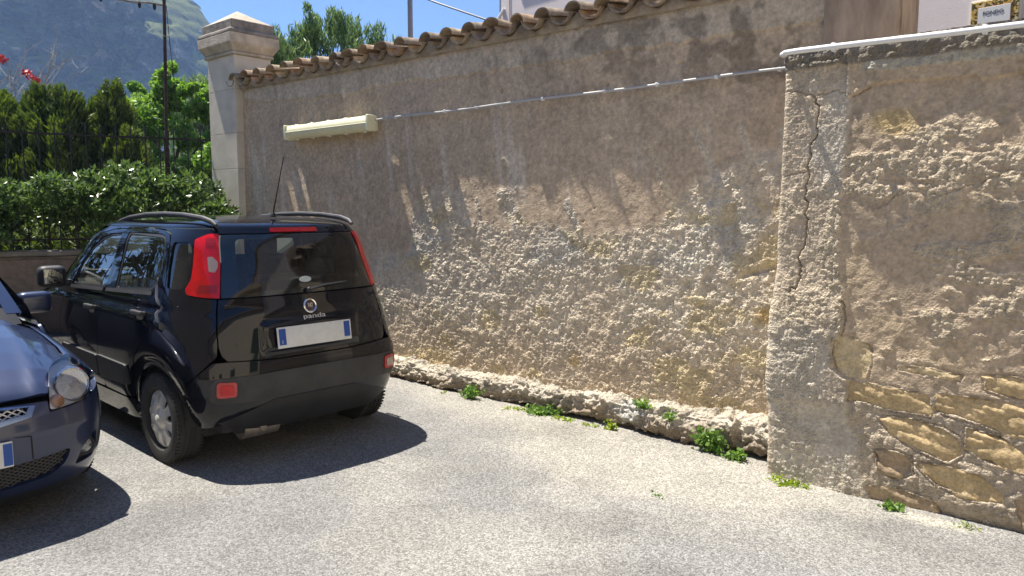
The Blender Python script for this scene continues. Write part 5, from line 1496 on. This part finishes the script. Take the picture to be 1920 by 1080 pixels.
# exhaust, underbody, wheel wells
b = MB(); b.box((1.2, 0, .24), (3.0, 1.28, .10), .03, 1); b.build('underbody', M_WELL, car)
b = MB(); b.box((-.36, .0, .30), (.25, 1.2, .12), .03, 2); b.build('rear_floor', M_WELL, car)
b = MB(); b.tube([(-.42, .46, .245), (-.42, .22, .245)], [.075, .075], 16); b.tube([(-.42, .34, .245), (-.50, .34, .24)], .024, 10); b.build('silencer', mat('exhaust_steel', (.30, .26, .22), .5, metal=.7, var=.4, vscale=14), car)
for cx in (0, 2.3):
    for s in (1, -1):
        V = []; 
        for yy in (.745, .55):
            V += [(cx+.345*math.cos(a), s*yy, .29+.345*math.sin(a)) for a in np.linspace(0, math.pi, 26)]
        n_ = 26; F = np.array([(k, k+1, n_+k+1, n_+k) for k in range(n_-1)])
        V = np.array(V); w_ = mesh_np('wheel_well', V, F, M_WELL, car)
        b = MB(); b.prism([(cx+.345*math.cos(a), .29+.345*math.sin(a)) for a in np.linspace(-.1, math.pi+.1, 24)], s*.55, s*.56); b.build('well_back', M_WELL, car)
for cx in (0, 2.3):
    for s in (1, -1): wheel(car, cx, s*.7035, s)
# cabin
b = MB(); b.box((.85, 0, .42), (2.4, 1.36, .10)); b.build('cabin_floor', M_DARK, car, smooth=False)
for s in (1, -1):
    b = MB(); b.box((.75, s*.71, .74), (2.0, .05, .58), .01, 1); b.build('door_card', M_DARK, car)
    b = MB(); b.box((1.12, s*.36, .62), (.50, .48, .16), .05, 3); b.box((.84, s*.36, .95), (.13, .46, .62), .05, 3, Matrix.Rotation(rad(-12), 3, 'Y')); b.box((.735, s*.36, 1.33), (.09, .26, .17), .04, 3); b.tube([(.75, s*.30, 1.2), (.74, s*.30, 1.3)], .008, 6); b.tube([(.75, s*.42, 1.2), (.74, s*.42, 1.3)], .008, 6)
    b.build('front_seat', M_SEATL, car)
    b = MB(); b.box((-.13, s*.33, 1.20), (.08, .24, .13), .035, 3); b.build('headrest', M_SEAT, car)
b = MB(); b.box((.18, 0, .62), (.45, 1.25, .16), .05, 3); b.box((-.08, 0, .88), (.14, 1.22, .58), .05, 3, Matrix.Rotation(rad(-10), 3, 'Y')); b.build('rear_bench', M_SEAT, car)
b = MB(); b.box((-.33, 0, 1.02), (.30, 1.1, .02)); b.build('parcel_shelf', M_DARK, car, smooth=False)
b = MB(); b.box((1.85, 0, .92), (.40, 1.36, .26), .07, 3); b.build('dashboard', mat('dash_plastic', (.18, .17, .155), .7), car)
b = MB(); b.tube([(1.52+.05*math.sin(a)*.6, .36+.185*math.cos(a), 1.0+.175*math.sin(a)) for a in np.linspace(0, 2*math.pi, 28, endpoint=False)], .014, 7, closed=True); b.tube([(1.52, .18, 1.0), (1.53, .54, 1.0)], .016, 6); b.tube([(1.54, .36, 1.0), (1.75, .36, .93)], .03, 8); b.build('steering_wheel', M_TRIM, car)
b = MB(); b.box((1.45, 0, 1.375), (.03, .22, .06), .012, 2); b.build('rear_view_mirror', M_TRIM, car)
b = MB(); b.box((.6, 0, 1.495), (1.6, 1.0, .012)); b.build('headlining', mat('headlining', (.28, .27, .25), .95), car, smooth=False)
# ============================ navy hatchback (nose towards the viewer) ============================
FIESTA = [(.12, .15, 3.78, .75), (.16, .11, 3.8, .775), (.22, .06, 3.85, .805), (.30, .03, 3.88, .828), (.40, .01, 3.9, .838), (.50, .0, 3.9, .84), (.58, .015, 3.9, .84), (.66, .05, 3.9, .838), (.74, .11, 3.9, .83), (.82, .22, 3.88, .82), (.90, .42, 3.85, .80)]
FB = Body(FIESTA, nm=((0, 8, 4), (2, 8, 4)), z0=.12, z1=.90)
f = thing('navy_hatchback', 'dark blue hatchback cut by the left edge, its nose facing the viewer', 'car', (1.34, -3.91, 0), math.pi)
Rf = FB.R; Sf = FB.S
def Sm(x, z): c = FB.R(0, z)[0]; return (2*c-FB.S(x, z)[0], z)
# bonnet: its own gently crowned sheet
def zbon(x, y):
    zc = np.interp(x, [.02, .06, .12, .25, .45, .7, 1.0, 1.2], [.645, .70, .745, .808, .868, .925, .972, .998])
    ay = np.abs(y)
    z = zc-.115*(ay/.72)**3.0-.012*(ay/.72)**2
    z = z+.010*np.exp(-((ay-np.interp(x, [0, .3, 1.1], [.40, .46, .56]))/.045)**2)
    return z
def bonsurf(uv):
    x, y = uv[:, 0], uv[:, 1]; e = .008
    P = np.c_[x, y, zbon(x, y)]
    n = np.c_[-(zbon(x+e, y)-zbon(x-e, y))/(2*e), -(zbon(x, y+e)-zbon(x, y-e))/(2*e), np.ones(len(x))]
    return P, n/np.linalg.norm(n, axis=1)[:, None]
half = [(.045, 0), (.05, .24), (.062, .40), (.075, .455), (.14, .48), (.215, .502), (.28, .545), (.345, .62), (.36, .64), (.5, .665), (.7, .69), (.95, .70), (1.10, .69)]
bon_out = [(x, -y) for x, y in half]+[(1.20, -.4), (1.235, 0), (1.20, .4)]+[(x, y) for x, y in half[::-1]][:-1]
bon = patch('bonnet', bonsurf, bon_out, (), M_NAVY, f, step=.03, flange=.02)[0]
# wings
def wingsurf(s):
    def g_(uv):
        x, v = uv[:, 0], uv[:, 1]           # v 0 at bonnet edge .. 1 at shoulder
        ye = np.interp(x, [.3, .36, .5, .7, .95, 1.12, 1.3], [.57, .648, .672, .697, .707, .70, .70])
        z0 = zbon(x, ye)
        yo = np.array([float(FB.side_y(q, .70)) for q in x]); zo = np.full(len(x), .70)
        y = ye+(yo-ye)*v**.75; z = z0+(zo-z0)*v**1.7
        return np.c_[x, s*y, z]
    def h_(uv):
        e = .01; P = g_(uv)
        n = np.cross(g_(uv+[[e, 0]])-g_(uv-[[e, 0]]), g_(uv+[[0, e]])-g_(uv-[[0, e]]))
        n /= np.maximum(np.linalg.norm(n, axis=1), 1e-9)[:, None]
        n *= np.sign(n[:, 2]+1e-6)[:, None]
        return P, n
    return h_
for s in (1, -1):
    patch('front_wing', wingsurf(s), [(.375, .02), (1.12, .02), (1.3, .02), (1.3, .98), (.42, .98)], (), M_NAVY, f, step=.03, flange=0)
arcf = lambda cx, r, a0, a1: [(cx+r*math.cos(rad(a)), .30+r*math.sin(rad(a))) for a in np.linspace(a0, a1, 20)]
sdf = lambda p: [Sf(x, z) for x, z in p]
patch('side_panel', FB, sdf([(.44, .69), (.44, .52)]+arcf(.83, .345, 140, 0)+[(1.18, .26), (3.0, .26)]+arcf(3.31, .345, 180, 20)+[(3.66, .5), (3.7, .88), (2.5, .885), (1.32, .87), (1.3, .70)]), (), M_NAVY, f, mirror=True, step=.04)
# bumper skin with openings
grl = [Rf(y, z) for y, z in ((-.385, .635), (-.36, .585), (-.22, .565), (0, .56), (.22, .565), (.36, .585), (.385, .635), (.25, .648), (0, .652), (-.25, .648))]
low = [Rf(y, z) for y, z in ((-.545, .385), (-.515, .31), (-.44, .26), (-.22, .238), (0, .232), (.22, .238), (.44, .26), (.515, .31), (.545, .385), (.22, .358), (0, .352), (-.22, .358))]
hl = lambda s: [Rf(s*.45, .598), Rf(s*.66, .612), Rf(s*.705, .635), Rf(s*.715, .70), Rf(s*.705, .775), Rf(s*.665, .812), Rf(s*.62, .825), Rf(s*.545, .81), Rf(s*.505, .785), Rf(s*.475, .72)]
fogo = lambda s: [Rf(s*.565, .275), Rf(s*.60, .355), Rf(s*.66, .41), Rf(s*.70, .425), Rf(s*.715, .36), Rf(s*.68, .285)]
bump = [Rf(.39, .648), Rf(.448, .645), Rf(.448, .592), Rf(.66, .606), Rf(.712, .628), Sf(.40, .66), Sf(.44, .66), Sf(.44, .52), Sf(.47, .42), Sf(.47, .21), Sf(.40, .185), Rf(.5, .195), Rf(0, .19), Rf(-.5, .195), Sm(.40, .185), Sm(.47, .21), Sm(.47, .42), Sm(.44, .52), Sm(.44, .66), Sm(.40, .66), Rf(-.712, .628), Rf(-.66, .606), Rf(-.448, .592), Rf(-.448, .645), Rf(-.39, .648), Rf(-.25, .654), Rf(0, .658), Rf(.25, .654)]
fb_ = patch('front_bumper', FB, bump, [grl, rounded(low, .03), rounded(fogo(1), .02), rounded(fogo(-1), .02)], M_NAVY, f, flange=.03)[0]
patch('lip_spoiler', FB, [Rf(.5, .19), Rf(0, .185), Rf(-.5, .19), Sm(.36, .18), Sm(.40, .15), Rf(-.5, .13), Rf(0, .125), Rf(.5, .13), Sf(.40, .15), Sf(.36, .18)], (), M_TRIM, f, off=-.01, flange=.04)
# grille surround and meshes
gs_o = grl
gc = np.array(grl).mean(0)
gs_i = [tuple(gc+(np.array(p)-gc)*[.93, .60]+[0, .008]) for p in grl]
patch('grille_surround', FB, gs_o, [gs_i], mat('bright_blue_trim', (.16, .24, .42), .25, metal=.7, coat=1), f, off=.010, flange=.03)
def mesh_grille(name, poly, cell, z_sc, par):
    pa = np.array(poly); x0, z0 = pa.min(0); x1, z1 = pa.max(0)
    b = MB(); k = 0
    segs = []
    for d_ in (1, -1):
        for c in np.arange(-3, 3, cell):
            n_ = int((z1-z0)/.012)+2
            zz = np.linspace(z0, z1, n_); xx = (x0+x1)/2+c+d_*(zz-z0)/z_sc
            ins = inpoly(xx, zz, poly)
            run = []
            for q, (x, z) in enumerate(zip(xx, zz)):
                if ins[q]: run.append((x, z))
                if (not ins[q] or q == n_-1) and len(run) > 1:
                    segs.append(run); run = []
                elif not ins[q]: run = []
    for r in segs:
        P, N = FB(np.array(r)); P = P-N*.020
        b.tube([tuple(p) for p in P], .0042, 4)
    return b.build(name, M_TRIMG if 'lower' in name else M_CHROMEM, par)
mesh_grille('upper_grille', grl, .042, .62, f); mesh_grille('lower_grille', low, .036, .55, f)
for nm_, pl2 in (('upper_backing', grl), ('lower_backing', low)):
    patch(nm_, FB, pl2, (), M_DARK, f, off=-.05, flange=0)
# headlights
for s in (1, -1):
    o2 = rounded(hl(s), .02)
    hp = patch('headlight', FB, o2, (), glass_mat('lamp_lens', (.93, .94, .95), 1.3), f, off=.004, flange=.012, step=.02)[0]
    c2 = np.array(o2).mean(0); inn = [tuple(c2+(np.array(q)-c2)*.985) for q in o2]
    patch('reflector_bowl', FB, inn, (), mat('lamp_chrome', (.86, .87, .88), .38, metal=.35, bump=.006, bscale=30), hp, off=-.030, flange=-.026, step=.02,
          relief=lambda uv, P, s=s: -.055*np.exp(-((P[:, 1]-s*.60)**2+(P[:, 2]-.695)**2)/.075**2))
    P, N = FB(np.array([Rf(s*.60, .695)])); P = Vector(P[0]); N = Vector(N[0]); N = (N*.4+Vector((-1, 0, 0))).normalized()
    def at_front(o, P, N):
        X_ = Vector((0, 0, 1)).cross(N).normalized(); Y_ = N.cross(X_); M = Matrix((X_, Y_, N)).transposed().to_4x4(); M.translation = P; o.matrix_local = M
    b = MB(); b.lathe([(.088, -.028), (.092, -.016), (.084, -.010), (.078, -.02)], (0, 0, 0), 'Z', 32, closed=True); o = b.build('lamp_ring', M_CHROME, hp); at_front(o, P, N)
    b = MB(); b.lathe([(.080, -.02), (.072, -.036), (.05, -.052), (.025, -.06), (.024, -.03), (.016, -.018), (.001, -.014)], (0, 0, 0), 'Z', 28); o = b.build('main_lamp', mat('lamp_bowl', (.62, .64, .67), .2, metal=.7, bump=.006, bscale=90), hp); at_front(o, P, N)
    P2, N2 = FB(np.array([Rf(s*.505, .63)])); b = MB(); b.lathe([(.001, -.012), (.02, -.014), (.032, -.022), (.036, -.04), (.03, -.05)], (0, 0, 0), 'Z', 22); o = b.build('indicator_bulb', mat('amber_lamp', (.55, .22, .08), .3, coat=1), hp); at_front(o, Vector(P2[0]), (Vector(N2[0])*.4+Vector((-1, 0, 0))).normalized())
    # fog lamp
    fo = rounded(fogo(s), .02)
    patch('fog_bezel', FB, fo, (), M_TRIM, f, off=-.022, flange=0, step=.015, relief=lambda uv, P: .004*np.sin(P[:, 2]*420))
    P3, N3 = FB(np.array([Rf(s*.635, .355)])); P3 = Vector(P3[0]); N3 = (Vector(N3[0])*.5+Vector((-1, 0, 0))).normalized()
    b = MB(); b.lathe([(.050, -.03), (.050, -.012), (.043, -.008), (.040, -.014)], (0, 0, 0), 'Z', 24, closed=True); o = b.build('fog_ring', M_TRIMG, f); at_front(o, P3, N3)
    b = MB(); b.lathe([(.040, -.016), (.03, -.008), (.001, -.002)], (0, 0, 0), 'Z', 22); o = b.build('fog_lamp', mat('fog_glass', (.22, .23, .24), .12, metal=.6, coat=1), f); at_front(o, P3, N3)
# plate with recessed cut lines
b = MB(); b.box((-.012, 0, .435), (.012, .53, .125), .004, 2); pl3 = b.build('number_plate', M_PWHITE, f)
for s in (-1, 1):
    b = MB(); b.box((-.0185, s*.243, .435), (.002, .038, .108)); b.build('blue_band', M_PBLUE, pl3, smooth=False)
for s in (1, -1):
    ln = [Rf(s*.345, .50), Rf(s*.355, .495), Rf(s*.36, .375), Rf(s*.354, .375), Rf(s*.349, .492), Rf(s*.28, .503), Rf(s*.28, .506)]
    patch('plate_panel_groove', FB, ln, (), M_DARK, fb_, off=.0012, flange=0, step=.01)
# windscreen, pillars, roof, sides, mirrors
def wss(uv):
    t, y = uv[:, 0], uv[:, 1]
    def g_(t, y):
        yy = y*(1-.16*t)
        return np.c_[1.13+.86*t+.20*(np.abs(yy)/.66)**2.2*(-1)*0+.16*(np.abs(y)/.66)**2*(1-.3*t), yy, .975-.02*(np.abs(y)/.66)**2+.455*t+.04*np.sin(t*math.pi)]
    e = .01; P = g_(t, y); n = np.cross(g_(t+e, y)-g_(t-e, y), g_(t, y+e)-g_(t, y-e)); n /= np.linalg.norm(n, axis=1)[:, None]; n *= -np.sign(n[:, :1])
    return P, n
patch('windscreen', wss, [(0.06, -.60), (.06, .60), (.97, .62), (.97, -.62)], (), glass_mat('screen_glass', (.55, .62, .60), 1.0), f, flange=0, step=.05)
patch('cowl', wss, [(-.10, -.66), (-.10, .66), (.058, .66), (.058, -.66)], (), M_TRIM, f, flange=.01, step=.05, off=.004)
for s in (1, -1):
    patch('front_pillar', wss, [(.0, s*.605), (.0, s*.70), (1.0, s*.70), (1.0, s*.625), (.5, s*.612)], (), M_NAVY, f, step=.03, off=.006, flange=.03)
b = MB()
V = []; xs_ = np.linspace(1.96, 3.6, 20); ys_ = np.linspace(-1, 1, 21)
for x in xs_:
    wv = np.interp(x, [1.96, 2.4, 3.2, 3.6], [.585, .59, .56, .52])
    for q in ys_: V.append((x, q*wv, np.interp(x, [1.96, 2.2, 2.6, 3.2, 3.6], [1.432, 1.455, 1.465, 1.45, 1.40])-.06*abs(q)**3))
mesh_np('roof', np.array(V), grid_quads(20, 21), M_NAVY, f)
for s in (1, -1):
    V = []; n_ = 24
    for x in np.linspace(1.32, 3.7, n_):
        zt_ = np.interp(x, [1.32, 1.5, 2.0, 2.6, 3.3, 3.7], [1.0, 1.1, 1.36, 1.40, 1.33, 1.05]); V += [(x, s*(.79-.02), .90), (x, s*np.interp(zt_, [.9, 1.4], [.77, .60]), zt_)]
    V = np.array(V); F = np.array([(2*k, 2*k+2, 2*k+3, 2*k+1) for k in range(n_-1)]); mesh_np('side_windows', V, F, glass_mat('side_glass', (.3, .34, .33), 1.0), f)
    b = MB(); b.box((0, 0, 0), (.12, .20, .145), .05, 4); b.box((.03, -s*.10, -.055), (.05, .12, .04), .012, 2); mm_ = b.build('door_mirror', M_NAVY, f, angle=50); mm_.location = (1.60, s*.855, .985)
    b = MB(); b.box((.056, 0, 0), (.012, .16, .11), .004, 2); b.build('mirror_glass', MATS['mirror_glass'], mm_)
b = MB(); b.box((3.75, 0, .65), (.28, 1.5, .8), .1, 3); b.build('rear_end', M_NAVY, f)
b = MB(); b.box((2.0, 0, .22), (3.2, 1.3, .10), .03, 1); b.build('underbody', M_WELL, f)
b = MB(); b.box((.42, 0, .42), (.5, 1.3, .40), .03, 1); b.build('engine_bay', M_WELL, f)
b = MB(); b.box((1.66, 0, .83), (.55, 1.30, .20), .05, 2); b.build('dashboard', MATS['dash_plastic'], f)
b = MB(); b.box((1.66, -.3, .935), (.30, .42, .004)); b.build('paper', mat('paper', (.75, .75, .70), .8), f, smooth=False)
for s in (1, -1):
    b = MB(); b.box((2.15, s*.36, .62), (.5, .48, .16), .05, 3); b.box((2.40, s*.36, .95), (.13, .46, .62), .05, 3, Matrix.Rotation(rad(12), 3, 'Y')); b.box((2.48, s*.36, 1.3), (.09, .26, .16), .04, 3); b.build('front_seat', M_SEAT, f)
b = MB(); b.tube([(1.3, -.66, .955), (1.22, -.2, 1.0), (1.22, .3, 1.0)], .008, 5); b.build('wiper', M_TRIM, f)
for cx in (.83, 3.31):
    for s in (1, -1):
        b = MB(); b.prism([(cx+.345*math.cos(a), .30+.345*math.sin(a)) for a in np.linspace(-.1, math.pi+.1, 24)], s*.56, s*.57); b.build('well_back', M_WELL, f)
        wheel(f, cx, s*.735, s, .59, .185)
